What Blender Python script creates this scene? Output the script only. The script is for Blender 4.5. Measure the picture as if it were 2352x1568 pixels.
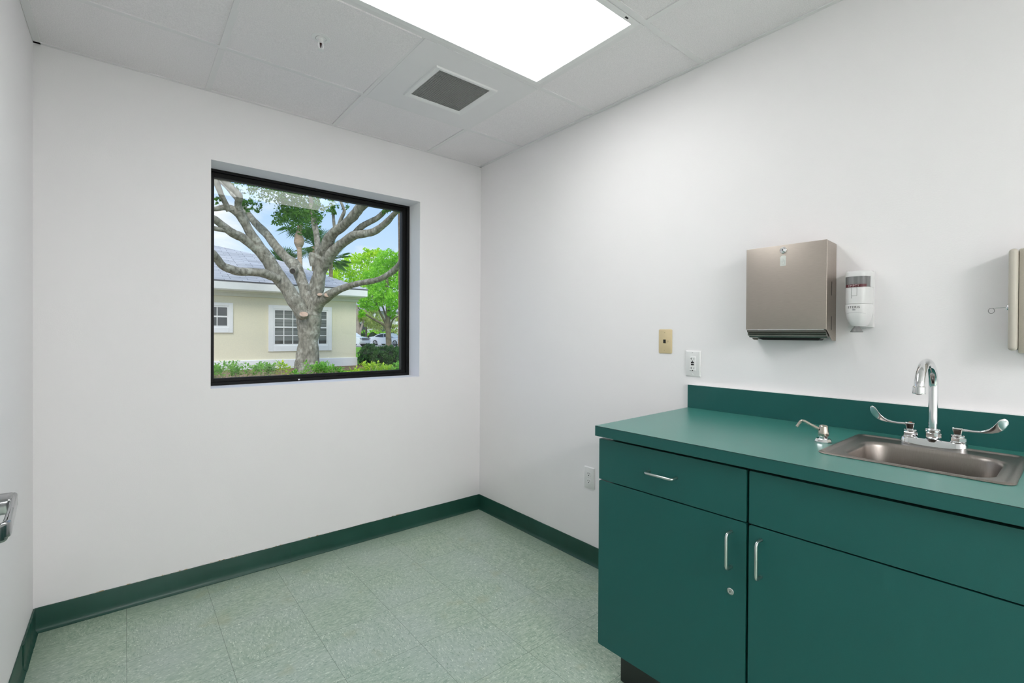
import bpy, bmesh, math, random
from mathutils import Vector, Matrix, noise
from math import sin, cos, pi, radians as R

for o in list(bpy.data.objects): bpy.data.objects.remove(o)
SC = bpy.context.scene
COL = SC.collection
random.seed(7)

# ---------------------------------------------------------------- camera
YAW, PIT, ROL = 0.6861, -0.00578, 0.00554
FW = Vector((sin(YAW)*cos(PIT), cos(YAW)*cos(PIT), sin(PIT)))
RT = Vector((cos(YAW), -sin(YAW), 0)); UP = RT.cross(FW)
RT2 = RT*cos(ROL) + UP*sin(ROL); UP2 = UP*cos(ROL) - RT*sin(ROL)
cam = bpy.data.cameras.new('camera'); cam.sensor_fit = 'HORIZONTAL'; cam.sensor_width = 36
cam.lens = 1083.93*36/2352; cam.shift_y = -10.78/2352; cam.clip_start = .02; cam.clip_end = 500
camo = bpy.data.objects.new('camera', cam); COL.objects.link(camo)
M3 = Matrix((RT2, UP2, -FW)).transposed()
camo.matrix_world = Matrix.Translation((-1.95857, -2.75129, 1.2459)) @ M3.to_4x4()
SC.camera = camo
SC.view_settings.view_transform = 'Standard'; SC.view_settings.look = 'None'
SC.view_settings.exposure = 0.05; SC.view_settings.gamma = 1.0
SC.view_settings.use_curve_mapping = False

# ---------------------------------------------------------------- sky and sun
LAMP_STRENGTH, REAR_FILL_STRENGTH = 6.4, 39.0
w = bpy.data.worlds.new('sky'); SC.world = w; w.use_nodes = True
nt = w.node_tree; nt.nodes.clear()
def N(nt, t, **k):
    n = nt.nodes.new(t)
    for a, b in k.items(): setattr(n, a, b)
    return n
wo = N(nt, 'ShaderNodeOutputWorld'); bg = N(nt, 'ShaderNodeBackground')
tc = N(nt, 'ShaderNodeTexCoord'); sep = N(nt, 'ShaderNodeSeparateXYZ')
nt.links.new(tc.outputs['Generated'], sep.inputs[0])
cr = N(nt, 'ShaderNodeValToRGB'); e = cr.color_ramp.elements
e[0].position = 0.0; e[0].color = (.66, .82, 1, 1); e[1].position = .45; e[1].color = (.27, .52, .97, 1)
nt.links.new(sep.outputs['Z'], cr.inputs[0])
mp = N(nt, 'ShaderNodeMapping'); mp.inputs['Scale'].default_value = (1.6, 1.6, 4.2); mp.inputs['Location'].default_value = (.3, 1.3, .2)
nt.links.new(tc.outputs['Generated'], mp.inputs[0])
nz = N(nt, 'ShaderNodeTexNoise'); nz.inputs['Scale'].default_value = 2.2; nz.inputs['Detail'].default_value = 7; nz.inputs['Roughness'].default_value = .55
nt.links.new(mp.outputs[0], nz.inputs['Vector'])
c2 = N(nt, 'ShaderNodeValToRGB'); c2.color_ramp.elements[0].position = .48; c2.color_ramp.elements[1].position = .66
nt.links.new(nz.outputs['Fac'], c2.inputs[0])
mx = N(nt, 'ShaderNodeMix', data_type='RGBA'); nt.links.new(c2.outputs['Color'], mx.inputs['Factor'])
nt.links.new(cr.outputs['Color'], mx.inputs[6]); mx.inputs[7].default_value = (.97, .98, 1.0, 1)
nt.links.new(mx.outputs[2], bg.inputs['Color']); bg.inputs['Strength'].default_value = 1.08
nt.links.new(bg.outputs[0], wo.inputs[0])
sl = bpy.data.lights.new('sun', 'SUN'); sl.energy = 2.5; sl.angle = R(28); sl.color = (1, .96, .88)
so = bpy.data.objects.new('sun', sl); COL.objects.link(so)
so.rotation_euler = Vector((-.35, -.62, .78)).to_track_quat('Z', 'Y').to_euler()

# ---------------------------------------------------------------- helpers
ORI = {}
def fin(bm, ang=35):
    bmesh.ops.recalc_face_normals(bm, faces=bm.faces)
def obj(name, bm, mat, parent=None, ang=38, smooth=True, bevel=0, keep=False):
    """links bm (world coordinates) as one mesh object"""
    if not keep: bmesh.ops.recalc_face_normals(bm, faces=bm.faces)
    me = bpy.data.meshes.new(name)
    o = bpy.data.objects.new(name, me); COL.objects.link(o)
    org = Vector((0, 0, 0))
    if parent is not None:
        org = ORI[parent.name]; o.parent = parent; ORI[o.name] = org
    else: ORI[o.name] = org
    bmesh.ops.translate(bm, verts=bm.verts, vec=-org)
    bm.to_mesh(me); bm.free()
    for m in (mat if isinstance(mat, (list, tuple)) else [mat]): me.materials.append(m)
    if smooth:
        me.polygons.foreach_set('use_smooth', [True]*len(me.polygons)); me.set_sharp_from_angle(angle=R(ang))
    if bevel:
        b = o.modifiers.new('bevel', 'BEVEL'); b.width = bevel; b.segments = 2; b.limit_method = 'ANGLE'; b.angle_limit = R(50)
        b.harden_normals = False
    return o
def thing(name, label, cat, loc, group=None):
    o = bpy.data.objects.new(name, None); COL.objects.link(o); o.location = loc; o.empty_display_size = .05
    o['label'] = label; o['category'] = cat
    if group: o['group'] = group
    ORI[o.name] = Vector(loc); return o
def tag(o, label, cat, group=None, kind=None):
    o['label'] = label; o['category'] = cat
    if group: o['group'] = group
    if kind: o['kind'] = kind
    return o
def recentre(o):
    """moves a top-level mesh's origin to its base centre"""
    me = o.data; xs = [v.co for v in me.vertices]
    c = Vector(((min(v.x for v in xs)+max(v.x for v in xs))/2, (min(v.y for v in xs)+max(v.y for v in xs))/2, min(v.z for v in xs)))
    me.transform(Matrix.Translation(-c)); o.location = c; ORI[o.name] = c; return o
def struct(name, bm, mat, **k):
    o = obj(name, bm, mat, **k); o['kind'] = 'structure'; return o
def sthing(name, loc):
    o = bpy.data.objects.new(name, None); COL.objects.link(o); o.location = loc; o['kind'] = 'structure'; ORI[o.name] = Vector(loc); return o
def NB(): return bmesh.new()
def box(bm, x0, x1, y0, y1, z0, z1, mi=0):
    v = [bm.verts.new((x, y, z)) for z in (z0, z1) for y in (y0, y1) for x in (x0, x1)]
    for f in ((0,2,3,1), (4,5,7,6), (0,1,5,4), (2,6,7,3), (0,4,6,2), (1,3,7,5)):
        bm.faces.new([v[i] for i in f]).material_index = mi
    return v
def rbox(bm, x0, x1, y0, y1, z0, z1, r, seg=3):
    t = bmesh.new(); box(t, x0, x1, y0, y1, z0, z1)
    bmesh.ops.bevel(t, geom=t.edges[:], offset=r, segments=seg, profile=.5, affect='EDGES')
    join(bm, t)
def join(bm, t, mat=None):
    mp = {}
    for v in t.verts: mp[v] = bm.verts.new(v.co if mat is None else mat @ v.co)
    for f in t.faces:
        try: bm.faces.new([mp[v] for v in f.verts]).material_index = f.material_index
        except ValueError: pass
    t.free()
def loft(bm, rings, cap=True, closed=True, mi=0):
    vs = [[bm.verts.new(p) for p in r] for r in rings]
    n = len(rings[0])
    for a, b in zip(vs, vs[1:]):
        for i in range(n if closed else n-1):
            j = (i+1) % n
            bm.faces.new((a[i], a[j], b[j], b[i])).material_index = mi
    if cap and closed:
        bm.faces.new(list(reversed(vs[0]))).material_index = mi; bm.faces.new(vs[-1]).material_index = mi
    return vs
def frames(pts):
    ts = []
    for i in range(len(pts)):
        a = pts[max(i-1, 0)]; b = pts[min(i+1, len(pts)-1)]; ts.append((b-a).normalized())
    u = ts[0].orthogonal().normalized(); out = []
    for t in ts:
        u = (u - t*u.dot(t)).normalized(); out.append((u, t.cross(u)))
    return out
def tube(bm, pts, rad, seg=12, cap=True, jit=0, sq=None, mi=0):
    pts = [Vector(p) for p in pts]
    if not isinstance(rad, (list, tuple)): rad = [rad]*len(pts)
    fr = frames(pts); rings = []
    for p, r, (u, v) in zip(pts, rad, fr):
        ring = []
        for k in range(seg):
            a = 2*pi*k/seg; q = p + (u*cos(a)+v*sin(a))*r
            if jit: q += (q-p)*jit*noise.noise(q*2.6/(1 if r > .02 else 1))
            ring.append(q)
        rings.append(ring)
    loft(bm, rings, cap=cap, mi=mi)
def spline(pts, rad, k=5):
    P = [Vector(p) for p in pts]; o = []; rr = []
    for i in range(len(P)-1):
        a, b, c, d = P[max(i-1,0)], P[i], P[i+1], P[min(i+2, len(P)-1)]
        for j in range(k):
            t = j/k
            o.append(.5*((2*b)+(c-a)*t+(2*a-5*b+4*c-d)*t*t+(-a+3*b-3*c+d)*t**3)); rr.append(rad[i]*(1-t)+rad[i+1]*t)
    o.append(P[-1]); rr.append(rad[-1]); return o, rr
def lathe(bm, prof, c, axis=(0,0,1), seg=24, cap=True, mi=0):
    """prof: (radius, height) pairs along axis from c"""
    ax = Vector(axis).normalized(); u = ax.orthogonal().normalized(); v = ax.cross(u); c = Vector(c)
    rings = [[c + ax*h + (u*cos(2*pi*k/seg)+v*sin(2*pi*k/seg))*max(r, 1e-5) for k in range(seg)] for r, h in prof]
    loft(bm, rings, cap=cap, mi=mi)
def prism(bm, poly, lo, hi, ax='y', mi=0):
    """extrudes a polygon of the two other axes along ax"""
    def P(a, b, t): return {'x': (t, a, b), 'y': (a, t, b), 'z': (a, b, t)}[ax]
    loft(bm, [[P(a, b, lo) for a, b in poly], [P(a, b, hi) for a, b in poly]], mi=mi)
def rrect(cx, cy, hx, hy, r, z, k=6):
    o = []
    for sx, sy, a0 in ((1,1,0), (-1,1,90), (-1,-1,180), (1,-1,270)):
        for i in range(k+1):
            a = R(a0+90*i/k); o.append((cx+sx*(hx-r)+r*cos(a), cy+sy*(hy-r)+r*sin(a), z))
    return o

# ---------------------------------------------------------------- materials
def mat(name, col, rough=.5, metal=0, spec=.5, noise_amt=0, nscale=8, bump=0, bscale=60, col2=None, stretch=None, coat=0, detail=4, lo=.35, hi=.65):
    m = bpy.data.materials.new(name); m.use_nodes = True; t = m.node_tree; p = t.nodes['Principled BSDF']
    p.inputs['Base Color'].default_value = (*col, 1); p.inputs['Roughness'].default_value = rough
    p.inputs['Metallic'].default_value = metal; p.inputs['Specular IOR Level'].default_value = spec
    p.inputs['Coat Weight'].default_value = coat
    tcn = N(t, 'ShaderNodeTexCoord'); src = tcn.outputs['Object']
    if stretch:
        q = N(t, 'ShaderNodeMapping'); q.inputs['Scale'].default_value = stretch; t.links.new(src, q.inputs[0]); src = q.outputs[0]
    if col2 is None: col2 = tuple(c*(1-noise_amt) for c in col)
    n = N(t, 'ShaderNodeTexNoise'); n.inputs['Scale'].default_value = nscale; n.inputs['Detail'].default_value = detail
    t.links.new(src, n.inputs['Vector'])
    rmp = N(t, 'ShaderNodeValToRGB'); rmp.color_ramp.elements[0].position = lo; rmp.color_ramp.elements[1].position = hi
    rmp.color_ramp.elements[0].color = (*col, 1); rmp.color_ramp.elements[1].color = (*col2, 1)
    t.links.new(n.outputs['Fac'], rmp.inputs[0]); t.links.new(rmp.outputs['Color'], p.inputs['Base Color'])
    if bump:
        n2 = N(t, 'ShaderNodeTexNoise'); n2.inputs['Scale'].default_value = bscale; n2.inputs['Detail'].default_value = 3
        t.links.new(src, n2.inputs['Vector'])
        b = N(t, 'ShaderNodeBump'); b.inputs['Strength'].default_value = bump; b.inputs['Distance'].default_value = .002
        t.links.new(n2.outputs['Fac'], b.inputs['Height']); t.links.new(b.outputs[0], p.inputs['Normal'])
    return m
WALL = mat('wall_paint', (.935, .912, .918), rough=.62, spec=.3, noise_amt=.012, nscale=2, bump=.12, bscale=220)
GRID = mat('ceiling_grid_paint', (.86, .84, .845), rough=.5, noise_amt=.02)
TILE = mat('mineral_fibre', (.955, .915, .93), rough=.95, spec=.1, noise_amt=.10, nscale=260, bump=.8, bscale=260)
WHITE = mat('white_enamel', (.88, .87, .87), rough=.4, noise_amt=.01)
PLAST = mat('white_plastic', (.76, .755, .75), rough=.35, noise_amt=.01)
PLATE = mat('white_wall_plate', (.90, .89, .885), rough=.35, noise_amt=.01)
IVORY = mat('ivory_plastic', (.74, .60, .36), rough=.4, noise_amt=.03)
BLACK = mat('black_gap', (.006, .007, .007), rough=.6, noise_amt=.1)
DARKM = mat('dark_bronze_aluminium', (.006, .006, .006), rough=.45, spec=.22, noise_amt=.2, nscale=12)
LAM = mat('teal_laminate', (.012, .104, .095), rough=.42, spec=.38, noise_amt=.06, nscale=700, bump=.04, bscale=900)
LAM_SHEEN = mat('teal_laminate_sheen', (.050, .240, .200), rough=.30, spec=.9, noise_amt=.06, nscale=700, bump=.04, bscale=900)  # same laminate, lighter: the sheen on the worktop is put into the colour
GREENV = mat('green_vinyl_base', (.010, .060, .042), rough=.34, spec=.4, col2=(.016, .075, .055), nscale=5, bump=.25, bscale=14)
STEEL = mat('brushed_steel', (.48, .425, .375), rough=.42, metal=1, noise_amt=.08, nscale=40, stretch=(1, 1, 30), bump=.06, bscale=60)
SINKM = mat('satin_steel', (.33, .30, .275), rough=.36, metal=1, noise_amt=.10, nscale=60, stretch=(1, 14, 1))
CHROME = mat('chrome', (.78, .79, .80), rough=.06, metal=1, noise_amt=.02)
SATIN = mat('satin_nickel', (.60, .62, .62), rough=.24, metal=1, noise_amt=.04)
PULLM = mat('satin_pull_metal', (.55, .60, .58), rough=.28, metal=1, noise_amt=.04)
NICKEL = mat('warm_nickel', (.60, .55, .48), rough=.2, metal=1, noise_amt=.05)
BEIGE = mat('beige_enamel', (.56, .52, .45), rough=.45, noise_amt=.02)
BEIGE2 = mat('beige_enamel_panel', (.48, .44, .37), rough=.5, noise_amt=.05, nscale=300, bump=.2, bscale=500)

def floor_mat():
    m = bpy.data.materials.new('vinyl_composition_tile'); m.use_nodes = True; t = m.node_tree; L = t.links.new
    p = t.nodes['Principled BSDF']; p.inputs['Roughness'].default_value = .36; p.inputs['Specular IOR Level'].default_value = .45
    g = N(t, 'ShaderNodeNewGeometry'); s = N(t, 'ShaderNodeSeparateXYZ'); L(g.outputs['Position'], s.inputs[0])
    def M(op, a, b=None, c=None):
        n = N(t, 'ShaderNodeMath', operation=op)
        for i, v in enumerate((a, b, c)):
            if v is None: continue
            if isinstance(v, (int, float)): n.inputs[i].default_value = v
            else: L(v, n.inputs[i])
        return n.outputs[0]
    X = M('DIVIDE', M('ADD', s.outputs['X'], .12581+3.048), .3048); Y = M('DIVIDE', M('ADD', s.outputs['Y'], .15127+6.096), .3048)
    # each row of tiles sits a little off the next
    fx, fy = M('FRACT', X), M('FRACT', Y); ix, iy = M('FLOOR', X), M('FLOOR', Y)
    cell = N(t, 'ShaderNodeCombineXYZ'); L(ix, cell.inputs[0]); L(iy, cell.inputs[1])
    wn = N(t, 'ShaderNodeTexWhiteNoise', noise_dimensions='3D'); L(cell.outputs[0], wn.inputs['Vector'])
    par = M('MODULO', M('ADD', ix, iy), 2.0)
    def streak(sc, det, rough, off):
        a = N(t, 'ShaderNodeCombineXYZ'); b = N(t, 'ShaderNodeCombineXYZ')
        L(M('MULTIPLY', s.outputs['X'], 1.0), a.inputs[0]); L(M('MULTIPLY', s.outputs['Y'], 2.6), a.inputs[1]); a.inputs[2].default_value = off
        L(M('MULTIPLY', s.outputs['X'], 2.6), b.inputs[0]); L(M('MULTIPLY', s.outputs['Y'], 1.0), b.inputs[1]); b.inputs[2].default_value = off+3
        mxv = N(t, 'ShaderNodeMix', data_type='VECTOR'); L(par, mxv.inputs['Factor']); L(a.outputs[0], mxv.inputs[4]); L(b.outputs[0], mxv.inputs[5])
        ad = N(t, 'ShaderNodeVectorMath', operation='ADD'); L(mxv.outputs[1], ad.inputs[0]); L(wn.outputs['Color'], ad.inputs[1])
        n = N(t, 'ShaderNodeTexNoise'); n.inputs['Scale'].default_value = sc; n.inputs['Detail'].default_value = det; n.inputs['Roughness'].default_value = rough
        L(ad.outputs[0], n.inputs['Vector']); return n.outputs['Fac']
    def ramp(f, e):
        r = N(t, 'ShaderNodeValToRGB'); el = r.color_ramp.elements
        while len(el) < len(e): el.new(.5)
        for q, (pos, c) in zip(el, e): q.position = pos; q.color = (*c, 1)
        L(f, r.inputs[0]); return r.outputs['Color']
    def mix(f, a, b, bt='MIX'):
        n = N(t, 'ShaderNodeMix', data_type='RGBA', blend_type=bt)
        for i, v in ((0, f), (6, a), (7, b)):
            if isinstance(v, (int, float)): n.inputs[i].default_value = v
            elif isinstance(v, tuple): n.inputs[i].default_value = (*v, 1)
            else: L(v, n.inputs[i])
        return n.outputs[2]
    base = ramp(streak(38, 5, .7, 0), [(.34, (.26, .37, .275)), (.5, (.385, .49, .375)), (.66, (.50, .61, .49))])
    base = mix(M('MULTIPLY', wn.outputs['Value'], .35), base, (.37, .48, .42))
    big = N(t, 'ShaderNodeTexNoise'); big.inputs['Scale'].default_value = 2.6; big.inputs['Detail'].default_value = 3; L(g.outputs['Position'], big.inputs['Vector'])
    base = mix(ramp(big.outputs['Fac'], [(.42, (0, 0, 0)), (.68, (.55, .55, .55))]), base, (.45, .53, .50))
    fl = ramp(streak(88, 2, .5, 7), [(.60, (0, 0, 0)), (.70, (.75, .75, .75))]); base = mix(fl, base, (.78, .85, .74))
    dk = ramp(streak(75, 2, .5, 12), [(.30, (.75, .75, .75)), (.42, (0, 0, 0))]); base = mix(dk, base, (.20, .30, .23))
    # wear: the strip along the walls is unpolished and dirtier
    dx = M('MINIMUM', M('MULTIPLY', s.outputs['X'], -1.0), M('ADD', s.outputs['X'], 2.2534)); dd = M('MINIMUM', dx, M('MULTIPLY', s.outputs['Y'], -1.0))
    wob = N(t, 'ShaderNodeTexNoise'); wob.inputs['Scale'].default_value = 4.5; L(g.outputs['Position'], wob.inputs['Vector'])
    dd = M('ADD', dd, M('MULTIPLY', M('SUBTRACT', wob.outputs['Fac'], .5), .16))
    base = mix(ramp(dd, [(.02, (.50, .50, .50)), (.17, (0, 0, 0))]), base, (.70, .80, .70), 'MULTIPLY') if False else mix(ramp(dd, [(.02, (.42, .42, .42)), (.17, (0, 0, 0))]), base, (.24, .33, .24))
    st = N(t, 'ShaderNodeTexNoise'); st.inputs['Scale'].default_value = 7; st.inputs['Detail'].default_value = 3; L(g.outputs['Position'], st.inputs['Vector'])
    base = mix(ramp(st.outputs['Fac'], [(.62, (0, 0, 0)), (.75, (.5, .5, .5))]), base, (.37, .41, .26))
    # joints
    e1 = M('MINIMUM', M('MINIMUM', fx, M('SUBTRACT', 1.0, fx)), M('MINIMUM', fy, M('SUBTRACT', 1.0, fy)))
    jt = M('LESS_THAN', e1, .0022)
    base = mix(M('MULTIPLY', jt, .7), base, (.045, .06, .045))
    L(base, p.inputs['Base Color'])
    b = N(t, 'ShaderNodeBump'); b.inputs['Strength'].default_value = .12; b.inputs['Distance'].default_value = .001
    L(streak(60, 3, .6, 2), b.inputs['Height']); L(b.outputs[0], p.inputs['Normal'])
    return m
FLOOR = floor_mat()

# ---------------------------------------------------------------- room shell
W, H, YB = 2.2534, 2.4327, -6.30
T, T1 = .6096, .3048
A0, B0 = .4281, .4540                                   # first ceiling tee from the right wall / window wall
WX0, WX1, WZ0, WZ1 = -1.6325, -.482, .9665, 2.0995      # window opening
bm = NB(); box(bm, -W-.15, .15, YB-.15, .0, -.12, 0); struct('floor', bm, FLOOR)
bm = NB(); box(bm, -W-.15, .15, YB-.15, .25, H+.018, H+.2); struct('ceiling', bm, TILE)
bm = NB()
for a in ((-W-.15, WX0, 0, .25, -.12, H+.03), (WX1, .15, 0, .25, -.12, H+.03), (WX0, WX1, 0, .25, WZ1, H+.03), (WX0, WX1, 0, .25, -.12, WZ0)): box(bm, *a)
struct('wall_back', bm, WALL, smooth=False)
bm = NB(); box(bm, 0, .15, YB-.15, 0, -.12, H+.03); struct('wall_right', bm, WALL)
bm = NB(); box(bm, -W-.15, -W, YB-.15, 0, -.12, H+.03); struct('wall_left', bm, WALL)
bm = NB(); box(bm, -W, 0, YB-.15, YB, -.12, H+.03); struct('wall_front', bm, WALL)
# lay-in tiles: their faces hang just above the tee flanges
xs = [0, -A0, -A0-T, -A0-2*T, -W]; ys = [0, -B0]
while ys[-1]-T > YB: ys.append(ys[-1]-T)
ys.append(YB)
bm = NB(); k = 0
for i in range(len(xs)-1):
    for j in range(len(ys)-1):
        if j == 1 and i == 1: continue                   # vent panel
        if (j == 2 and i in (1, 2)) or (j == 8 and i in (2, 3)): continue         # ceiling light, and the added rear fill panel
        dz = .0015 + .0012*((i*7+j*5) % 3)
        v8 = box(bm, xs[i+1]+.004, xs[i]-.004, ys[j+1]+.004, ys[j]-.004, H+dz, H+.017)
        if i == 2 and j == 1:                            # the sprinkler's tile sags along one edge
            for q in v8[:2]: q.co.z = H-.0050; q.co.y += .009
o = struct('ceiling_tiles', bm, TILE, smooth=False); o.name = 'trim_3'
bm = NB(); hw = .012
def tee_x(y, x0, x1): box(bm, x0, x1, y-hw, y+hw, H-.0006, H+.03)
def tee_y(x, y0, y1): box(bm, x-hw, x+hw, y0, y1, H-.0012, H+.03)
for y in ys[1:-1]:
    if abs(y-(-B0-2*T)) < .01 or abs(y-(-B0-T)) < .01 or 1: tee_x(y, -W+.015, -.015)
for x in xs[1:-1]:
    for j in range(len(ys)-1):
        if (j == 2 and abs(x-(-A0-T)) < .01) or (j == 8 and abs(x-(-A0-2*T)) < .01): continue
        tee_y(x, ys[j+1]+hw+.0005, ys[j]-hw-.0005) if 0 < j < len(ys)-2 else tee_y(x, ys[j+1]+(hw if j < len(ys)-2 else .016), ys[j]-(hw if j else .016))
struct('trim_1', bm, GRID, smooth=False)
bm = NB()                                                # wall angle round the ceiling
for a in ((-W, 0, -.0165, -.0003), (-W, 0, YB+.0003, YB+.0165), (-.0165, -.0003, YB, 0), (-W+.0008, -W+.024, YB, 0)): box(bm, *a, H-.003, H+.016)
struct('trim_2', bm, GRID, smooth=False)

# cove baseboards
def cove(bm, p0, p1, n, mi=0, h=.1016, gap=0, wav=.0015, seed=0):
    """vinyl cove base from p0 to p1 (xy), n = unit normal into the room"""
    prof = [(.0006, 0), (.0150, 0), (.0160, .0018), (.0125, .0042), (.0085, .0095), (.0058, .018), (.0040, .032), (.0036, h-.002), (.0028, h), (.0006, h)]
    K = 40; rings = []
    for i in range(K+1):
        t = i/K; x = p0[0]+(p1[0]-p0[0])*t; y = p0[1]+(p1[1]-p0[1])*t
        wv = wav*(1+noise.noise(Vector((t*9+seed, seed, 0)))); wz = .0012*noise.noise(Vector((t*14+seed, 3, 1)))
        rings.append([(x+n[0]*(d+wv*(.3 if z < .02 else 1)*(0 if d < .001 else 1)), y+n[1]*(d+wv*(0 if d < .001 else 1)), z+(wz if z > .05 else 0)) for d, z in prof])
    loft(bm, rings)
PAINTCHIP = mat('ragged_paint_edge', (.78, .76, .72), rough=.8, col2=(.42, .27, .13), nscale=70, lo=.52, hi=.6)
bm = NB(); cove(bm, (-1.2620, 0), (-.0045, 0), (0, -1), seed=1); cove(bm, (-W+.0045, 0), (-1.2627, 0), (0, -1), seed=5)
bb = struct('baseboard_back', bm, GREENV)
bm = NB()
for i in range(46):                                      # torn paint and old glue along its top
    x = -2.20+i*.035+random.uniform(-.01, .01); l = random.uniform(.012, .045)
    if random.random() < .25: continue
    h = random.uniform(.0008, .0028); box(bm, x, x+l, -.0024, -.0004, .1005, .1022+h)
obj('torn_paint', bm, PAINTCHIP, bb, smooth=False)
bm = NB(); cove(bm, (0, -1.66), (0, -.0045), (-1, 0), seed=9); struct('baseboard_right', bm, GREENV)
bm = NB(); cove(bm, (-W, -.30), (-W, -.0045), (1, 0), seed=12, wav=.004); cove(bm, (-W, YB+.01), (-W, -.262), (1, 0), seed=3, wav=.001, h=.1035)
struct('baseboard_left', bm, GREENV)
bm = NB(); cove(bm, (-W+.01, YB), (-.01, YB), (0, 1), seed=4); struct('baseboard_front', bm, GREENV)

# window: bronze frame set .145 back in the drywall reveal
wn_ = sthing('window_1', ((WX0+WX1)/2, .17, WZ0))
def ringframe(bm, x0, x1, z0, z1, wl, wr, wb, wt, y0, y1):
    box(bm, x0, x0+wl, y0, y1, z0, z1); box(bm, x1-wr, x1, y0, y1, z0, z1)
    box(bm, x0+wl, x1-wr, y0, y1, z1-wt, z1); box(bm, x0+wl, x1-wr, y0, y1, z0, z0+wb)
bm = NB(); ringframe(bm, WX0, WX1, WZ0, WZ1, .016, .020, .017, .014, .145, .205)
obj('window_frame', bm, DARKM, wn_, bevel=.0012)
bm = NB(); ringframe(bm, WX0+.016, WX1-.020, WZ0+.017, WZ1-.014, .016, .024, .018, .022, .160, .205)
obj('glazing_stop', bm, DARKM, wn_, bevel=.001)
bm = NB(); ringframe(bm, WX0+.032, WX1-.044, WZ0+.035, WZ1-.036, .0025, .003, .0025, .0025, .1715, .177)
obj('gasket', bm, mat('grey_gasket', (.05, .05, .052), rough=.5), wn_)
def glass_mat(name, tint=(.97, .985, .98), k=1.0):
    m = bpy.data.materials.new(name); m.use_nodes = True; t = m.node_tree; t.nodes.clear()
    o_ = N(t, 'ShaderNodeOutputMaterial'); tr = N(t, 'ShaderNodeBsdfTransparent'); gl = N(t, 'ShaderNodeBsdfGlossy'); fr = N(t, 'ShaderNodeFresnel'); mm = N(t, 'ShaderNodeMixShader')
    tr.inputs[0].default_value = (*tint, 1); gl.inputs['Roughness'].default_value = 0.0; fr.inputs['IOR'].default_value = 1.45
    gl.inputs['Color'].default_value = (k, k, k, 1)
    t.links.new(fr.outputs[0], mm.inputs[0]); t.links.new(tr.outputs[0], mm.inputs[1]); t.links.new(gl.outputs[0], mm.inputs[2]); t.links.new(mm.outputs[0], o_.inputs[0]); return m
bm = NB(); v = [bm.verts.new(p) for p in ((WX0+.03, .175, WZ0+.033), (WX1-.042, .175, WZ0+.033), (WX1-.042, .175, WZ1-.034), (WX0+.03, .175, WZ1-.034))]; bm.faces.new(v)
obj('pane', bm, glass_mat('window_glass'), wn_)
bm = NB(); box(bm, -1.186, -1.176, .1435, .1452, .972, .9795); obj('paint_chip', bm, WHITE, wn_)

# door standing open against the left wall, only its lever reaches into the view
dr = sthing('door_1', (-2.172, -2.10, .01))
DOORM = mat('door_paint', (.72, .72, .72), rough=.4, noise_amt=.02)
bm = NB(); box(bm, -2.194, -2.150, -2.55, -1.645, .012, 2.06); obj('door_leaf', bm, DOORM, dr, bevel=.0015)
bm = NB()
for z in (.25, 1.05, 1.85): tube(bm, [(-2.20, -2.556, z-.045), (-2.20, -2.556, z+.045)], .006)
obj('hinge', bm, SATIN, dr)
bm = NB(); lathe(bm, [(.033, 0), (.033, .004), (.028, .008), (.014, .010)], (-2.1495, -1.735, .985), (1, 0, 0), 32); rose = obj('lever_rose', bm, SATIN, dr)
bm = NB()
def bar(bm, pts, hx, hz):
    pts = [Vector(p) for p in pts]; rings = []
    for i, p in enumerate(pts):
        t = (pts[min(i+1, len(pts)-1)]-pts[max(i-1, 0)]).normalized(); s = t.cross(Vector((0, 0, 1))).normalized()
        q = []
        for k in range(16):
            a = 2*pi*k/16; ca, sa = cos(a), sin(a)
            q.append(p + s*hx*math.copysign(abs(ca)**.45, ca) + Vector((0, 0, 1))*hz*math.copysign(abs(sa)**.45, sa))
        rings.append(q)
    loft(bm, rings)
def flat_bar(pts, hw2, hz):
    """rounded rectangular bar; hw2 = half width per point"""
    pts = [Vector(p) for p in pts]; rings = []
    for i, p in enumerate(pts):
        t = (pts[min(i+1, len(pts)-1)]-pts[max(i-1, 0)]).normalized(); s = t.cross(Vector((0, 0, 1))).normalized(); q = []
        for k in range(20):
            a = 2*pi*k/20; ca, sa = cos(a), sin(a)
            q.append(p + s*hw2[i]*math.copysign(abs(ca)**.35, ca) + Vector((0, 0, 1))*hz*math.copysign(abs(sa)**.35, sa))
        rings.append(q)
    loft(bm, rings)
def soft(bm, poly, z0, z1, r=.004):
    t = bmesh.new(); prism(t, poly, z0, z1, 'z'); bmesh.ops.recalc_face_normals(t, faces=t.faces); bmesh.ops.bevel(t, geom=t.edges[:], offset=r, segments=3, profile=.5, affect='EDGES'); join(bm, t)
soft(bm, [(-2.146, -1.752), (-2.090, -1.754), (-2.086, -1.746), (-2.0855, -1.716), (-2.091, -1.7075), (-2.100, -1.706), (-2.146, -1.706)], .978, 1.000)
soft(bm, [(-2.0935, -1.712), (-2.0865, -1.712), (-2.079, -1.80), (-2.0735, -1.862), (-2.0755, -1.871), (-2.0835, -1.878), (-2.086, -1.876), (-2.0825, -1.862), (-2.0860, -1.80)], .978, 1.0005)
soft(bm, [(-2.146, -1.8795), (-2.084, -1.8790), (-2.0765, -1.872), (-2.0760, -1.865), (-2.146, -1.863)], .975, 1.0)
obj('lever_handle', bm, mat('grey_satin_lever', (.40, .41, .42), rough=.22, metal=1, noise_amt=.05), dr)
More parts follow.
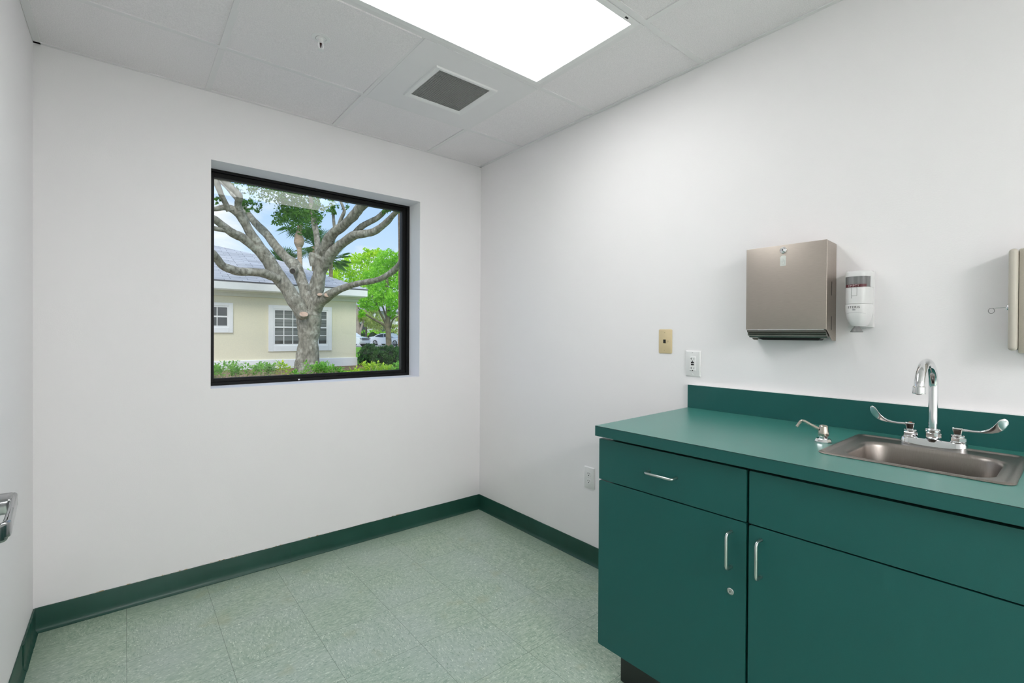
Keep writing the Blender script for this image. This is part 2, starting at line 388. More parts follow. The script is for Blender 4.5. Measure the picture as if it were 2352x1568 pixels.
# ---------------------------------------------------------------- ceiling fittings
def lit(name, strength):
    em = bpy.data.materials.new(name); em.use_nodes = True; t = em.node_tree; p = t.nodes['Principled BSDF']
    p.inputs['Base Color'].default_value = (.85, .85, .85, 1); p.inputs['Emission Strength'].default_value = strength
    nn = N(t, 'ShaderNodeTexNoise'); nn.inputs['Scale'].default_value = 90; rr_ = N(t, 'ShaderNodeValToRGB')
    rr_.color_ramp.elements[0].color = (.97, .985, 1, 1); rr_.color_ramp.elements[1].color = (1, .995, .985, 1)
    t.links.new(nn.outputs['Fac'], rr_.inputs[0]); t.links.new(rr_.outputs['Color'], p.inputs['Emission Color']); return em
EM1, EM_FILL = lit('lit_diffuser', LAMP_STRENGTH), lit('rear_fill_diffuser', REAR_FILL_STRENGTH)
def troffer(LX0, LX1, LY0, LY1, label, em):
    lt = thing('ceiling_light', label, 'ceiling light', ((LX0+LX1)/2, (LY0+LY1)/2, H+.05))
    bm = NB(); g = .0015
    for a in ((LX0+g, LX1-g, LY0+g, LY0+.026), (LX0+g, LX1-g, LY1-.026, LY1-g), (LX0+g, LX0+.027, LY0+.026, LY1-.026), (LX1-.027, LX1-g, LY0+.026, LY1-.026)): box(bm, *a, H-.0035, H+.05)
    fr_ = obj('light_frame', bm, WHITE, lt, bevel=.0015)
    bm = NB(); box(bm, -.520, -.505, LY0+.008, LY0+.014, H-.0055, H-.003); obj('latch', bm, BLACK, fr_)
    bm = NB(); box(bm, LX0+.025, LX1-.025, LY0+.025, LY1-.025, H-.0005, H+.004); obj('diffuser', bm, em, lt)
troffer(-A0-2*T+hw, -A0-hw, -B0-2*T+hw, -B0-T-hw, 'large bright rectangular ceiling light panel with a white frame in the ceiling grid', EM1)
troffer(-W+.020, -A0-T-hw, -B0-8*T+hw, -B0-7*T-hw, 'added fill light panel, unseen, far behind the camera', EM_FILL)  # fill panel added out of view to even out the room's brightness

VX0, VX1, VY0, VY1 = -A0-T+hw, -A0-hw, -B0-T+hw, -B0-hw
vx, vy = -.727, -.757
vt = thing('ceiling_vent', 'square white metal ceiling vent panel with grey grille, beside the light', 'ceiling vent', (vx, vy, H+.05))
bm = NB()
vs = loft(bm, [rrect(vx-.006, vy-.002, .296, .296, .001, H-.0025, 2), rrect(vx, vy, .170, .163, .001, H-.0025, 2)], cap=False)
loft(bm, [rrect(vx-.006, vy-.002, .296, .296, .001, H-.0025, 2), rrect(vx-.006, vy-.002, .296, .296, .001, H+.03, 2)], cap=False)
obj('vent_panel', bm, mat('vent_enamel', (.86, .84, .85), rough=.45, noise_amt=.01), vt, keep=False)
bm = NB(); loft(bm, [rrect(vx, vy, .171, .164, .002, H-.0022, 2), rrect(vx, vy, .168, .161, .002, H-.010, 2), rrect(vx, vy, .158, .151, .002, H-.011, 2), rrect(vx, vy, .139, .136, .001, H-.002, 2), rrect(vx, vy, .139, .136, .001, H+.02, 2)], cap=False)
obj('vent_frame', bm, WHITE, vt)
bm = NB(); nx = 26
for i in range(nx+1):
    x = vx-.139+.278*i/nx; box(bm, x-.0011, x+.0011, vy-.136, vy+.136, H-.003, H+.006)
    y = vy-.136+.272*i/nx; box(bm, vx-.139, vx+.139, y-.0011, y+.0011, H-.003, H+.006)
obj('grille', bm, mat('grille_metal', (.38, .38, .37), rough=.5), vt, smooth=False)
bm = NB(); box(bm, vx-.139, vx+.139, vy-.136, vy+.136, H+.014, H+.018); obj('duct_lining', bm, mat('duct_dark', (.055, .055, .053), rough=.9), vt)

sx, sy = -1.352, -.787
sp = thing('fire_sprinkler', 'small round white fire sprinkler head hanging from a ceiling tile', 'sprinkler', (sx, sy, H))
bm = NB(); lathe(bm, [(.036, .0013), (.037, 0), (.034, -.0035), (.021, -.0045), (.0205, -.001), (.019, -.001), (.0185, -.006), (.011, -.0075), (.0105, -.012), (.008, -.013)], (sx, sy, H), (0, 0, 1), 40); obj('escutcheon', bm, WHITE, sp)
bm = NB(); lathe(bm, [(.0095, -.010), (.0095, -.021), (.007, -.023)], (sx, sy, H), (0, 0, 1), 20); obj('sprinkler_body', bm, WHITE, sp)
bm = NB()
for s in (-1, 1): tube(bm, [(sx+s*.0085, sy, H-.020), (sx+s*.0105, sy, H-.030), (sx+s*.0085, sy, H-.041), (sx+s*.003, sy, H-.047), (sx, sy, H-.048)], .0019, 8)
obj('yoke_arm', bm, WHITE, sp)
bm = NB(); tube(bm, [(sx, sy, H-.022), (sx, sy, H-.026), (sx, sy, H-.036), (sx, sy, H-.043)], [.0045, .0042, .0022, .001], 12); obj('glass_bulb', bm, mat('dark_red_bulb', (.035, .008, .008), rough=.15), sp)
bm = NB(); lathe(bm, [(.002, -.047), (.0115, -.0485), (.0125, -.050), (.003, -.0512)], (sx, sy, H), (0, 0, 1), 24); obj('deflector', bm, WHITE, sp)

# ---------------------------------------------------------------- wall plates
def plate(bm, y, z, hw_, hh, t0=.0055, r=.004):
    def rr(hy, hz, x): return [(x, y+a, z+b) for a, b, _ in rrect(0, 0, hy, hz, min(r, hy*.4), 0, 4)]
    loft(bm, [rr(hw_, hh, -.0004), rr(hw_, hh, -t0*.45), rr(hw_-.0035, hh-.0035, -t0)])
def plate_screw(y, z, x, par, m, parent_mat=None):
    bm = NB(); lathe(bm, [(.0031, 0), (.0029, .0008), (.0015, .0012)], (x, y, z), (-1, 0, 0), 14); s = obj('screw', bm, m, par)
    bm = NB(); box(bm, x-.0014, x-.0011, y-.0022, y+.0022, z-.0004, z+.0004); obj('screw_slot', bm, BLACK, s); return s
def slots(bm, y, z, x):
    """T-shaped neutral on the window side, straight slot on the other, round ground below"""
    box(bm, x-.0004, x, y+.0045, y+.0063, z-.0045, z+.0045); box(bm, x-.0004, x, y+.0063, y+.0100, z-.0009, z+.0009)
    box(bm, x-.0004, x, y-.0076, y-.0060, z-.0036, z+.0036)
    lathe(bm, [(.0027, 0), (.0027, .0004)], (x, y, z-.0105), (-1, 0, 0), 14)
jy, jz = -1.496, 1.2158
o1 = thing('phone_jack_plate', 'ivory wall plate with one black square phone jack, left of the white outlet', 'wall plate', (0, jy, jz-.057))
bm = NB(); plate(bm, jy, jz, .035, .0565, .0045, .006); obj('plate', bm, IVORY, o1)
bm = NB(); ringm = .0085
box(bm, -.0052, -.003, jy+.0025-.0075, jy+.0025+.0075, jz-.0085, jz+.0085); jk = obj('jack', bm, BLACK, o1)
bm = NB()
for a in ((-.0078, -.0070, -.009, .009), (.0070, .0078, -.009, .009)): box(bm, -.0060, -.0045, jy+.0025+a[0], jy+.0025+a[1], jz+a[2], jz+a[3])
for a in ((-.0078, .0078, -.0098, -.0088), (-.0078, .0078, .0086, .0096)): box(bm, -.0060, -.0045, jy+.0025+a[0], jy+.0025+a[1], jz+a[2], jz+a[3])
obj('jack_rim', bm, IVORY, jk)
bm = NB()
for k, (a, b) in enumerate(((-.0115, .003), (-.0165, .003), (-.014, -.0005), (-.0115, -.004), (-.0165, 0.0))): box(bm, -.0050, -.0045, jy+a-.0011, jy+a+.0011, jz+b-.0008, jz+b+.0008)
obj('jack_marking', bm, mat('brown_marking', (.22, .15, .09), rough=.7), o1)
for s in (-1, 1): plate_screw(jy+.0025, jz+s*.0415, -.0045, o1, IVORY)
gy, gz = -1.637, 1.119
o2 = thing('gfci_outlet', 'white rectangular wall outlet with black test buttons just above the backsplash corner', 'electrical outlet', (0, gy, gz-.057))
bm = NB(); plate(bm, gy, gz, .036, .0572, .0062, .003); obj('plate', bm, PLATE, o2)
bm = NB(); plate(bm, gy, gz, .0165, .0335, .0082, .001); fc = obj('receptacle', bm, PLATE, o2)
bm = NB(); slots(bm, gy, gz+.0215, -.0082); obj('upper_slots', bm, BLACK, fc)
bm = NB(); slots(bm, gy, gz-.0200, -.0082); lathe(bm, [(.0016, 0), (.0016, .0004)], (-.0082, gy+.0105, gz-.0305), (-1, 0, 0), 10); obj('lower_slots', bm, BLACK, fc)
for q, zz in (('test_button', .0048), ('reset_button', -.0042)):
    bm = NB(); rbox(bm, -.0096, -.0078, gy-.0068, gy+.0068, gz+zz-.0031, gz+zz+.0031, .0005); obj(q, bm, BLACK, fc)
for s in (-1, 1): plate_screw(gy, gz+s*.0485, -.0062, o2, PLATE)
oy, oz = -1.035, .4665
o3 = thing('duplex_outlet', 'white wall outlet low on the wall beside the teal cabinet edge', 'electrical outlet', (0, oy, oz-.06))
bm = NB(); plate(bm, oy, oz, .0365, .0585, .0062, .003); obj('plate', bm, PLATE, o3)
for s in (-1, 1):
    zc = oz+s*.0195; bm = NB()
    pr_ = [(a, b) for a, b in [(.0165*cos(R(q)), max(-.0125, min(.0125, .0165*sin(R(q))))) for q in range(0, 360, 12)]]
    loft(bm, [[(-.006, oy+a, zc+b) for a, b in pr_], [(-.0082, oy+a*.97, zc+b*.97) for a, b in pr_]]); f_ = obj('receptacle', bm, PLATE, o3)
    bm = NB(); slots(bm, oy, zc+.004, -.0082); obj('plug_slots', bm, BLACK, f_)
plate_screw(oy, oz, -.0062, o3, PLATE)

# ---------------------------------------------------------------- cabinets and worktop
def warp(bm):
    """the worktop run is scribed: it is a little deeper at the window end"""
    for v in bm.verts:
        x, y = v.co.x, v.co.y; v.co.x = x*(1-.032*(-1.65-y)); v.co.y = y+.04*x*max(0, min(1, (2.0+y)/.35))
XD, XB = -.6540, -.6340      # door face / back of door
ZT = .9241
CY0, CY1 = -2.826, -1.6215
bm = NB(); hx0, hx1, hy0, hy1 = -.472, -.118, -2.642, -2.290
for a in ((-.6725, hx0, CY0, CY1), (hx1, -.0005, CY0, CY1), (hx0, hx1, CY0, hy0), (hx0, hx1, hy1, CY1)): box(bm, *a, ZT-.0355, ZT)
bmesh.ops.remove_doubles(bm, verts=bm.verts, dist=1e-5)
warp(bm)
bm.normal_update()
for f in bm.faces: f.material_index = 0 if abs(f.normal.z) > .5 else 1  # level faces take the sheen-coloured copy, edges the plain laminate
ct = tag(obj('countertop', bm, [LAM_SHEEN, LAM], smooth=False), 'teal laminate worktop with backsplash running over both base cabinets', 'countertop')
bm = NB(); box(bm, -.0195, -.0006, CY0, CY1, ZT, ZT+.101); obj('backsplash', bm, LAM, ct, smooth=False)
bm = NB(); box(bm, -.0196, -.0004, CY0, CY1-.0005, ZT+.1010, ZT+.1022); obj('caulk_line', bm, WHITE, ct, smooth=False)
for x0, x1 in (((-.6732, -.6724)),):
    bm = NB(); box(bm, x0, x1, CY0, CY1, ZT-.0012, ZT-.0004); warp(bm); obj('edge_seam', bm, BLACK, ct, smooth=False)
DZB = .1465
def carcass(root, y0, y1):
    bm = NB(); z0, z1 = .150, .884; x0 = -.632
    for a in ((x0, -.012, y0, y0+.016, z0, z1), (x0, -.012, y1-.016, y1, z0, z1), (x0, -.012, y0+.016, y1-.016, z0, z0+.016), (-.02, -.012, y0+.016, y1-.016, z0+.016, z1),
              (x0, x0+.018, y0+.016, y1-.016, z1-.05, z1), (x0, x0+.018, y0+.016, y1-.016, .715, .752)): box(bm, *a)
    warp(bm); obj('carcass', bm, CARC, root, smooth=False)
CARC = mat('gap_shade_carcass', (.010, .016, .015), rough=.7, noise_amt=.1)  # near-black, so the shade in the door gaps is in the carcass colour
TOE = mat('black_vinyl_toe', (.012, .018, .016), rough=.3, noise_amt=.2)
def front(root, name, y0, y1, z0, z1, r=.002):
    bm = NB()
    prism(bm, [(a, b) for a, b, _ in rrect((y0+y1)/2, (z0+z1)/2, (y1-y0)/2, (z1-z0)/2, r, 0, 3)], XD, XB, 'x'); warp(bm)
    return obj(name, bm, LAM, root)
def pull(parent, pa, pb):
    """bent wire pull from pa to pb on the door face"""
    pa, pb = Vector(pa), Vector(pb); d = (pb-pa).normalized(); o_ = Vector((-.031, 0, 0)); r = .009
    pts = [pa, pa+o_*.35, pa+o_+Vector((r, 0, 0)), pa+o_+Vector((r*.3, 0, 0))+d*r*.3, pa+o_+d*r, pa.lerp(pb, .5)+o_, pb+o_-d*r, pb+o_+Vector((r*.3, 0, 0))-d*r*.3, pb+o_+Vector((r, 0, 0)), pb+o_*.35, pb]
    bm = NB(); tube(bm, pts, .0041, 14); warp(bm); return obj('handle', bm, PULLM, parent, ang=60)
c1 = thing('base_cabinet', 'teal base cabinet left of the sink with one drawer over a lockable door', 'base cabinet', (-.33, -1.92, 0))
carcass(c1, -2.186, -1.672)
f = front(c1, 'drawer', -2.1575-.004, -1.626, .7345, .8775)
pull(f, (XD, -1.846, .8065), (XD, -1.950, .8065))
f = front(c1, 'door', -2.1575-.004, -1.626, DZB, .7305, .006)
pull(f, (XD, -2.122, .598), (XD, -2.122, .697))
bm = NB(); lathe(bm, [(.0095, 0), (.0095, .002), (.0078, .0032), (.0072, .0022), (.0055, .0022), (.0050, .0034), (.001, .0036)], (XD, -2.121, .528), (-1, 0, 0), 28); warp(bm); lk = obj('lock', bm, SATIN, f)
bm = NB(); box(bm, XD-.0042, XD-.0034, -2.1225, -2.1195, .5272, .5288); box(bm, XD-.0042, XD-.0034, -2.1215, -2.1205, .5245, .5315); warp(bm)
for v in bm.verts: v.co.y += 0
ks = obj('keyhole', bm, BLACK, f)
bm = NB(); box(bm, -.578, -.560, -2.187, -1.672, .001, .150); warp(bm); obj('toe_kick', bm, TOE, c1, smooth=False)
c2_ = thing('base_cabinet', 'teal sink base cabinet with a plain panel over its door, below the sink', 'base cabinet', (-.33, -2.50, 0))
carcass(c2_, -2.806, -2.190)
front(c2_, 'false_front', -2.812, -2.1690, .7345, .8775)
f = front(c2_, 'door', -2.812, -2.1690, DZB, .7305, .006)
pull(f, (XD, -2.201, .600), (XD, -2.201, .699))
bm = NB(); box(bm, -.578, -.560, -2.805, -2.190, .001, .150); warp(bm); obj('toe_kick', bm, TOE, c2_, smooth=False)

# ---------------------------------------------------------------- sink
scx, scy = -.2935, -2.4665
sk = thing('sink', 'small square stainless steel sink set into the teal worktop', 'sink', (scx, scy, ZT))
bm = NB(); RG = []
def rg(cx, cy, hx, hy, r, z): RG.append(rrect(cx, cy, hx, hy, r, z, 10))
hx_, hy_ = .1925, .189
rg(scx, scy, hx_-.001, hy_-.001, .024, ZT+.0003); rg(scx, scy, hx_, hy_, .025, ZT+.0012); rg(scx, scy, hx_-.003, hy_-.003, .024, ZT+.0042); rg(scx, scy, hx_-.008, hy_-.008, .021, ZT+.0052)
rg(scx, scy, hx_-.013, hy_-.013, .018, ZT+.0042); rg(scx, scy, hx_-.0165, hy_-.0165, .016, ZT+.0012); rg(scx, scy, hx_-.021, hy_-.021, .014, ZT+.0008)
bx, by_ = -.3215, -2.4785
bx, by_, bhx, bhy = -.3215, scy-.006, .136, .150
for dr_, dz, rad in ((.010, .0008, .066), (.004, .0012, .063), (0, .0004, .060), (-.004, -.0035, .058), (-.0065, -.011, .057), (-.010, -.06, .056), (-.015, -.125, .055), (-.022, -.143, .052), (-.036, -.152, .045), (-.06, -.156, .03)):
    rg(bx, by_, bhx+dr_, bhy+dr_, rad, ZT+dz)
vs = loft(bm, RG, cap=False); bm.faces.new(vs[-1])
obj('basin', bm, SINKM, sk, ang=60)
bm = NB(); lathe(bm, [(.040, -.1555), (.040, -.1535), (.034, -.1525), (.030, -.156), (.006, -.158)], (bx, by_, ZT), (0, 0, 1), 32); obj('drain', bm, CHROME, sk)

# ---------------------------------------------------------------- faucet
fx, fy, fz = -.131, -2.4655, ZT+.0012
fa_ = thing('faucet', 'chrome gooseneck faucet with two wing handles on the back of the sink', 'faucet', (fx, fy, fz))
def hull_ring(z, r, d, yc=fy, waist=1.0, n=40):
    """stadium outline, round ends of radius r at +-d, waisted in the middle"""
    o_ = []
    for k in range(n):
        a = 2*pi*k/n; c, s = cos(a), sin(a)
        y = yc + (d*math.tanh(3.5*c) + r*c); ww = 1-(1-waist)*(1-abs(math.tanh(2.2*c)))
        o_.append((fx + r*s*ww, y, z))
    return o_
bm = NB(); loft(bm, [hull_ring(fz, .0245, .0505, waist=.80), hull_ring(fz+.014, .0245, .0505, waist=.74), hull_ring(fz+.019, .0225, .0502, waist=.72), hull_ring(fz+.0205, .018, .050, waist=.7)]); obj('faucet_base', bm, CHROME, fa_)
def hexnut(bm, c, r, z0, z1):
    for a, b, q in ((z0, z1, 1),):
        rings = []
        for z, s in ((a, .93), (a+.0015, 1), (b-.0015, 1), (b, .93)):
            rings.append([(c[0]+r*s*cos(pi/3*k+.3), c[1]+r*s*sin(pi/3*k+.3), z) for k in range(6)])
        loft(bm, rings)
bm = NB(); lathe(bm, [(.0195, .014), (.0200, .022), (.0155, .0235), (.0150, .027)], (fx, fy, fz)); hexnut(bm, (fx, fy), .0195, fz+.026, fz+.040)
lathe(bm, [(.0165, .039), (.0185, .042), (.0185, .048), (.0165, .051), (.0120, .052)], (fx, fy, fz)); obj('spout_collar', bm, CHROME, fa_, ang=30)
pts = [(fx, fy, fz+.03), (fx, fy, 1.02), (fx, fy, 1.09)]
cx_, cz_, rx_, rz_ = fx-.0925, 1.097, .0925, .0755
for k in range(0, 19): a = pi*k/18; pts.append((cx_+rx_*cos(a), fy, cz_+rz_*sin(a)))
pts.append((fx-.186, fy, 1.088+.010))
bm = NB(); tube(bm, pts, .0113, 24); obj('spout', bm, CHROME, fa_, ang=60)
bm = NB(); lathe(bm, [(.0118, .0205), (.0140, .0185), (.0143, .003), (.0138, 0), (.0115, .0002), (.0108, .004)], (fx-.1857, fy, 1.0925), (.02, 0, 1), 28); obj('aerator', bm, CHROME, fa_)
for s, zn, yc in ((1, 'h', fy+.0515), (-1, 'c', fy-.0535)):
    bm = NB(); lathe(bm, [(.0185, .017), (.0185, .022), (.0165, .0235)], (fx, yc, fz)); hexnut(bm, (fx, yc), .0185, fz+.0235, fz+.0345)
    lathe(bm, [(.0150, .034), (.0165, .036), (.0165, .040), (.0140, .042)], (fx, yc, fz)); nt_ = obj('valve_nut', bm, CHROME, fa_, ang=30)
    bm = NB()
    def sq(z, r, x0=0): return [(fx+a, yc+b, z) for a, b, _ in rrect(x0, 0, r, r, r*.35, 0, 4)]
    loft(bm, [sq(fz+.040, .0085), sq(fz+.046, .0088), sq(fz+.056, .0108), sq(fz+.0605, .0118), sq(fz+.0625, .0108)])
    # wing blade: a flat strip that runs out level and curls up into a paddle
    path = [(0.004, .0570, .0045, .0060), (.015, .0565, .0034, .0052), (.030, .0560, .0028, .0045), (.045, .0572, .0030, .0040), (.056, .0595, .0048, .0034), (.066, .0630, .0075, .0028), (.075, .0685, .0100, .0022), (.082, .0755, .0115, .0018), (.087, .0830, .0118, .0016), (.0900, .0900, .0112, .0015), (.0915, .0955, .0090, .0014), (.0922, .0990, .0055, .0013), (.0924, .1010, .0015, .001)]
    P_ = [Vector((fx-(0.0 if y_ < .03 else (y_-.03)*.12), yc+s*y_, fz+z_)) for y_, z_, _, _ in path]
    rings = []
    for i, p_ in enumerate(P_):
        tt = (P_[min(i+1, len(P_)-1)]-P_[max(i-1, 0)]).normalized(); xd = Vector((1, 0, 0)); nn_ = tt.cross(xd).normalized()
        tl = min(1, i/6)*.42; wd = (nn_*cos(tl)+xd*sin(tl)*s).normalized(); td_ = tt.cross(wd).normalized()
        ww, th = path[i][2], path[i][3]
        rings.append([p_+wd*ww*cos(2*pi*k/20)+td_*th*sin(2*pi*k/20) for k in range(20)])
    loft(bm, rings); hd = obj('handle', bm, CHROME, fa_, ang=40)
    if s == 1:
        bm = NB(); lathe(bm, [(.0042, .0622), (.0042, .0632), (.001, .0634)], (fx, yc, fz)); obj('index_button', bm, mat('red_index', (.5, .12, .06), rough=.4), hd)

# soap pump on the worktop
px_, py_ = -.326, -2.2462
sd = thing('soap_pump', 'short metal soap pump with a bent spout left of the sink', 'soap pump', (px_, py_, ZT))
bm = NB(); lathe(bm, [(.0225, .0002), (.0225, .0035), (.0195, .0105), (.0185, .0118), (.0125, .0118), (.011, .010)], (px_, py_, ZT), (0, 0, 1), 10); obj('pump_base', bm, CHROME, sd, ang=20)
bm = NB(); lathe(bm, [(.0115, .009), (.0115, .020)], (px_, py_, ZT), (0, 0, 1), 28); obj('pump_neck', bm, CHROME, sd)
bm = NB(); lathe(bm, [(.0128, .0195), (.0142, .0215), (.0142, .028), (.0118, .047), (.0095, .0515), (.004, .0528), (.0005, .053)], (px_, py_, ZT), (0, 0, 1), 32); obj('pump_head', bm, NICKEL, sd, ang=50)
q, rr_ = spline([(px_-.008, py_+.009, ZT+.0395), (px_-.012, py_+.028, ZT+.0490), (px_-.016, py_+.046, ZT+.0585), (px_-.018, py_+.054, ZT+.0585), (px_-.020, py_+.060, ZT+.050), (px_-.022, py_+.0650, ZT+.0405)], [.0050, .0042, .0042, .0042, .0043, .0044], 6)
bm = NB(); tube(bm, q, rr_, 16); obj('pump_spout', bm, NICKEL, sd, ang=60)
bm = NB(); e_ = q[-1]; tube(bm, [e_, e_+(q[-1]-q[-2]).normalized()*.0006], .0034, 14); obj('spout_opening', bm, BLACK, sd)

# ---------------------------------------------------------------- paper towel dispenser
ty0, ty1, tz0, tz1, tx = -2.181, -1.9115, 1.2665, 1.5755, -.1
td = thing('paper_towel_dispenser', 'brushed steel paper towel dispenser with a lock and sticker, mounted on the wall', 'towel dispenser', (0, (ty0+ty1)/2, 1.228))
bm = NB()
side = [(-.0005, 1.228), (-.030, 1.2285), (-.040, 1.2305), (-.088, 1.2640), (-.0975, 1.2665), (-.0975, tz1-.002), (-.092, tz1+.0005), (-.0005, tz1-.0035)]
for y in (ty0, ty1-.0012): prism(bm, side, y, y+.0012, 'y')
box(bm, -.0015, -.0005, ty0+.0012, ty1-.0012, 1.30, tz1-.0045)
prism(bm, [(-.0005, tz1-.0035), (-.092, tz1+.0005), (-.092, tz1-.0012), (-.0005, tz1-.0052)], ty0+.0012, ty1-.0012, 'y')
obj('housing', bm, STEEL, td, ang=50)
bm = NB(); rbox(bm, tx, tx+.004, ty0-.0015, ty1+.0010, tz0+.0015, tz1+.0012, .0014, 3); dpn = obj('door', bm, STEEL, td, ang=50)
bm = NB(); box(bm, tx-.0006, tx+.006, ty0+.006, ty1+.0006, tz0-.0002, tz0+.0016)
obj('door_lip', bm, CHROME, dpn, smooth=False)
bm = NB()          # folded lips of the towel mouth
tray = [(-.097, tz0-.001), (-.096, 1.259), (-.0905, 1.2555), (-.0895, 1.2515), (-.0915, 1.249), (-.0885, 1.246), (-.080, 1.2435), (-.076, 1.2385), (-.060, 1.2365), (-.058, 1.2425), (-.060, 1.262), (-.09, tz0-.001)]
prism(bm, tray, ty0+.0025, ty1-.0025, 'y'); obj('towel_mouth', bm, mat('dark_reflecting_steel', (.20, .20, .175), rough=.22, metal=1, noise_amt=.1), td, ang=30)
bm = NB(); prism(bm, [(a, b) for a, b in [(ty0+.028, 1.2365), (ty0+.036, 1.2290), (ty1-.046, 1.2290), (ty1-.028, 1.2345), (ty1-.022, 1.2395)]], -.060, -.020, 'x'); obj('towel_slot', bm, BLACK, td, smooth=False)
for za, zb in ((1.387, 1.436), (1.2665, 1.314)): bm = NB(); box(bm, -.0480, -.0450, ty0-.0005, ty0+.0006, za, zb); obj('refill_slot', bm, BLACK, td, smooth=False)
ly_, lz_ = -2.0425, 1.5575
bm = NB(); lathe(bm, [(.0115, 0), (.0115, .002), (.0100, .0035), (.0078, .0035), (.0072, .0065), (.0060, .0075), (.001, .0078)], (tx, ly_, lz_), (-1, 0, 0), 30); lk = obj('lock', bm, CHROME, dpn, ang=30)
bm = NB(); box(bm, tx-.0086, tx-.0076, ly_-.0007, ly_+.0007, lz_-.0030, lz_+.0035); box(bm, tx-.0086, tx-.0076, ly_-.0014, ly_+.0014, lz_-.0012, lz_+.0012); obj('keyhole', bm, BLACK, lk, smooth=False)
bm = NB(); pl = [(-.0095, .0), (.0105, .0), (.0105, .030)] + [(.0105*cos(R(a))*1.0 - .0002, .030+.0085*sin(R(a))) for a in range(15, 180, 15)] + [(-.0098, .030)]
prism(bm, [(ly_-.0005+a, 1.5005+b) for a, b in pl], tx-.0005, tx, 'x'); stk = obj('sticker', bm, mat('worn_paper', (.74, .76, .72), rough=.7, noise_amt=.06, nscale=150), dpn, smooth=False)
bm = NB()
def scrib(pts): tube(bm, [(tx-.0006, ly_+a, 1.5005+b) for a, b in pts], .00045, 6)
scrib([(.004, .020), (0, .022), (-.003, .017), (.002, .013), (.004, .010)]); scrib([(-.001, .024), (-.005, .020), (-.0062, .010), (-.004, .006), (.001, .004), (.005, .006)]); scrib([(.006, .015), (.003, .016), (.001, .014)])
obj('scribble', bm, mat('pencil_grey', (.50, .53, .50), rough=.8), stk)

# ---------------------------------------------------------------- wall soap dispenser
dy, dyw = -2.2565, .0375
DY = -2.2575
dp = thing('soap_dispenser', 'white plastic soap dispenser with a grey window, right of the towel dispenser', 'soap dispenser', (0, DY, 1.258))
def cov(z, wd, dep, x0=-.018, n=28, p=.62):
    """half-round section open to the wall"""
    o_ = []
    for k in range(n+1):
        a = pi*k/n; c, s = cos(a), sin(a); o_.append((x0-dep*abs(s)**p, DY+wd*math.copysign(abs(c)**p, c), z))
    return o_
bm = NB(); rbox(bm, -.020, -.0006, DY-.0365, DY+.0365, 1.2745, 1.4655, .003, 2); obj('back_plate', bm, PLAST, dp)
def covz(z):
    if z > 1.34: w_, d_ = .0352+.0013*(z-1.34)/.125, .061
    else:
        t_ = (1.34-z)/(1.34-1.280); w_ = .0352-.0155*t_**2.4; d_ = .061-.016*t_**2.2
    return w_, d_
def surf(y, z, off=0):
    """point on the cover at lateral offset y, height z"""
    w_, d_ = covz(z); c = max(-.995, min(.995, y/w_)); a = math.acos(abs(c)**(1/.62)); return Vector((-.018-d_*abs(sin(a))**.62-off, DY+y, z))
def cover(z0, z1, n, name, m, extra=0, parent=dp, lip=True, cap=True):
    bm = NB(); rings = []
    for i in range(n+1):
        z = z0+(z1-z0)*i/n; w_, d_ = covz(z); sh = 1-.02*(i in (0, n)) if lip else 1
        rings.append(cov(z, (w_+extra)*sh, (d_+extra)*sh))
    loft(bm, rings); return obj(name, bm, m, parent, ang=45)
cover(1.3535, 1.4095, 4, 'upper_cover', PLAST)
cover(1.2805, 1.3525, 16, 'lower_cover', PLAST, extra=.0006)
bm = NB(); lp = [cov(z, w_, d_) for z, w_, d_ in ((1.4445, .0364, .061), (1.456, .0364, .0605), (1.461, .0355, .059), (1.4635, .033, .055))]; loft(bm, lp); obj('top_cap', bm, PLAST, dp, ang=45)
SMOKE = mat('smoked_window', (.16, .16, .16), rough=.12, col2=(.27, .27, .27), nscale=9, stretch=(1, 9, .2))
bm = NB(); rings = [cov(z, .0356, .0600) for z in (1.409, 1.425, 1.445)]; loft(bm, rings); wdw = obj('level_window', bm, SMOKE, dp, ang=45)
for s in (-1, 1):
    bm = NB(); box(bm, -.050, -.0185, DY+s*.0352-.0016, DY+s*.0352+.0016, 1.409, 1.4450); obj('window_post', bm, PLAST, dp)
def strip(y0, y1, z0, z1, off, m, name, parent):
    bm = NB(); n = 14; a = [surf(y0+(y1-y0)*i/n, z0, off) for i in range(n+1)]; b = [surf(y0+(y1-y0)*i/n, z1, off) for i in range(n+1)]
    ai = [p_+Vector((.0005, 0, 0)) for p_ in a]; bi = [p_+Vector((.0005, 0, 0)) for p_ in b]
    loft(bm, [a, b, bi, ai, a], cap=False, closed=False); return obj(name, bm, m, parent, keep=False)
def text(s, size, name, m, parent, fn):
    cu = bpy.data.curves.new('lettering', 'FONT'); cu.body = s; cu.size = size; cu.align_x = 'CENTER'; cu.extrude = 0; cu.space_character = 1.15; cu.resolution_u = 3
    to = bpy.data.objects.new('lettering', cu); COL.objects.link(to); dg = bpy.context.evaluated_depsgraph_get()
    me = bpy.data.meshes.new_from_object(to.evaluated_get(dg)); bpy.data.objects.remove(to); bpy.data.curves.remove(cu)
    bm = NB(); bm.from_mesh(me); bpy.data.meshes.remove(me)
    for v in bm.verts: v.co = fn(v.co.x, v.co.y)
    return obj(name, bm, m, parent, smooth=False, keep=True)
emp = strip(-.0290, .0290, 1.4088, 1.4180, .0006, mat('maroon_label', (.10, .012, .02), rough=.4), 'empty_strip', wdw)
text('EMPTY', .0094, 'lettering', mat('pale_lettering', (.62, .50, .50), rough=.5), emp, lambda a, b: surf(-a+.0035, 1.4103+b, .0012))
INK = mat('dark_ink', (.02, .02, .022), rough=.5)
lbl = text('STERIS', .0108, 'lettering', INK, dp, lambda a, b: surf(-a+.0030, 1.3385+b, .0013))
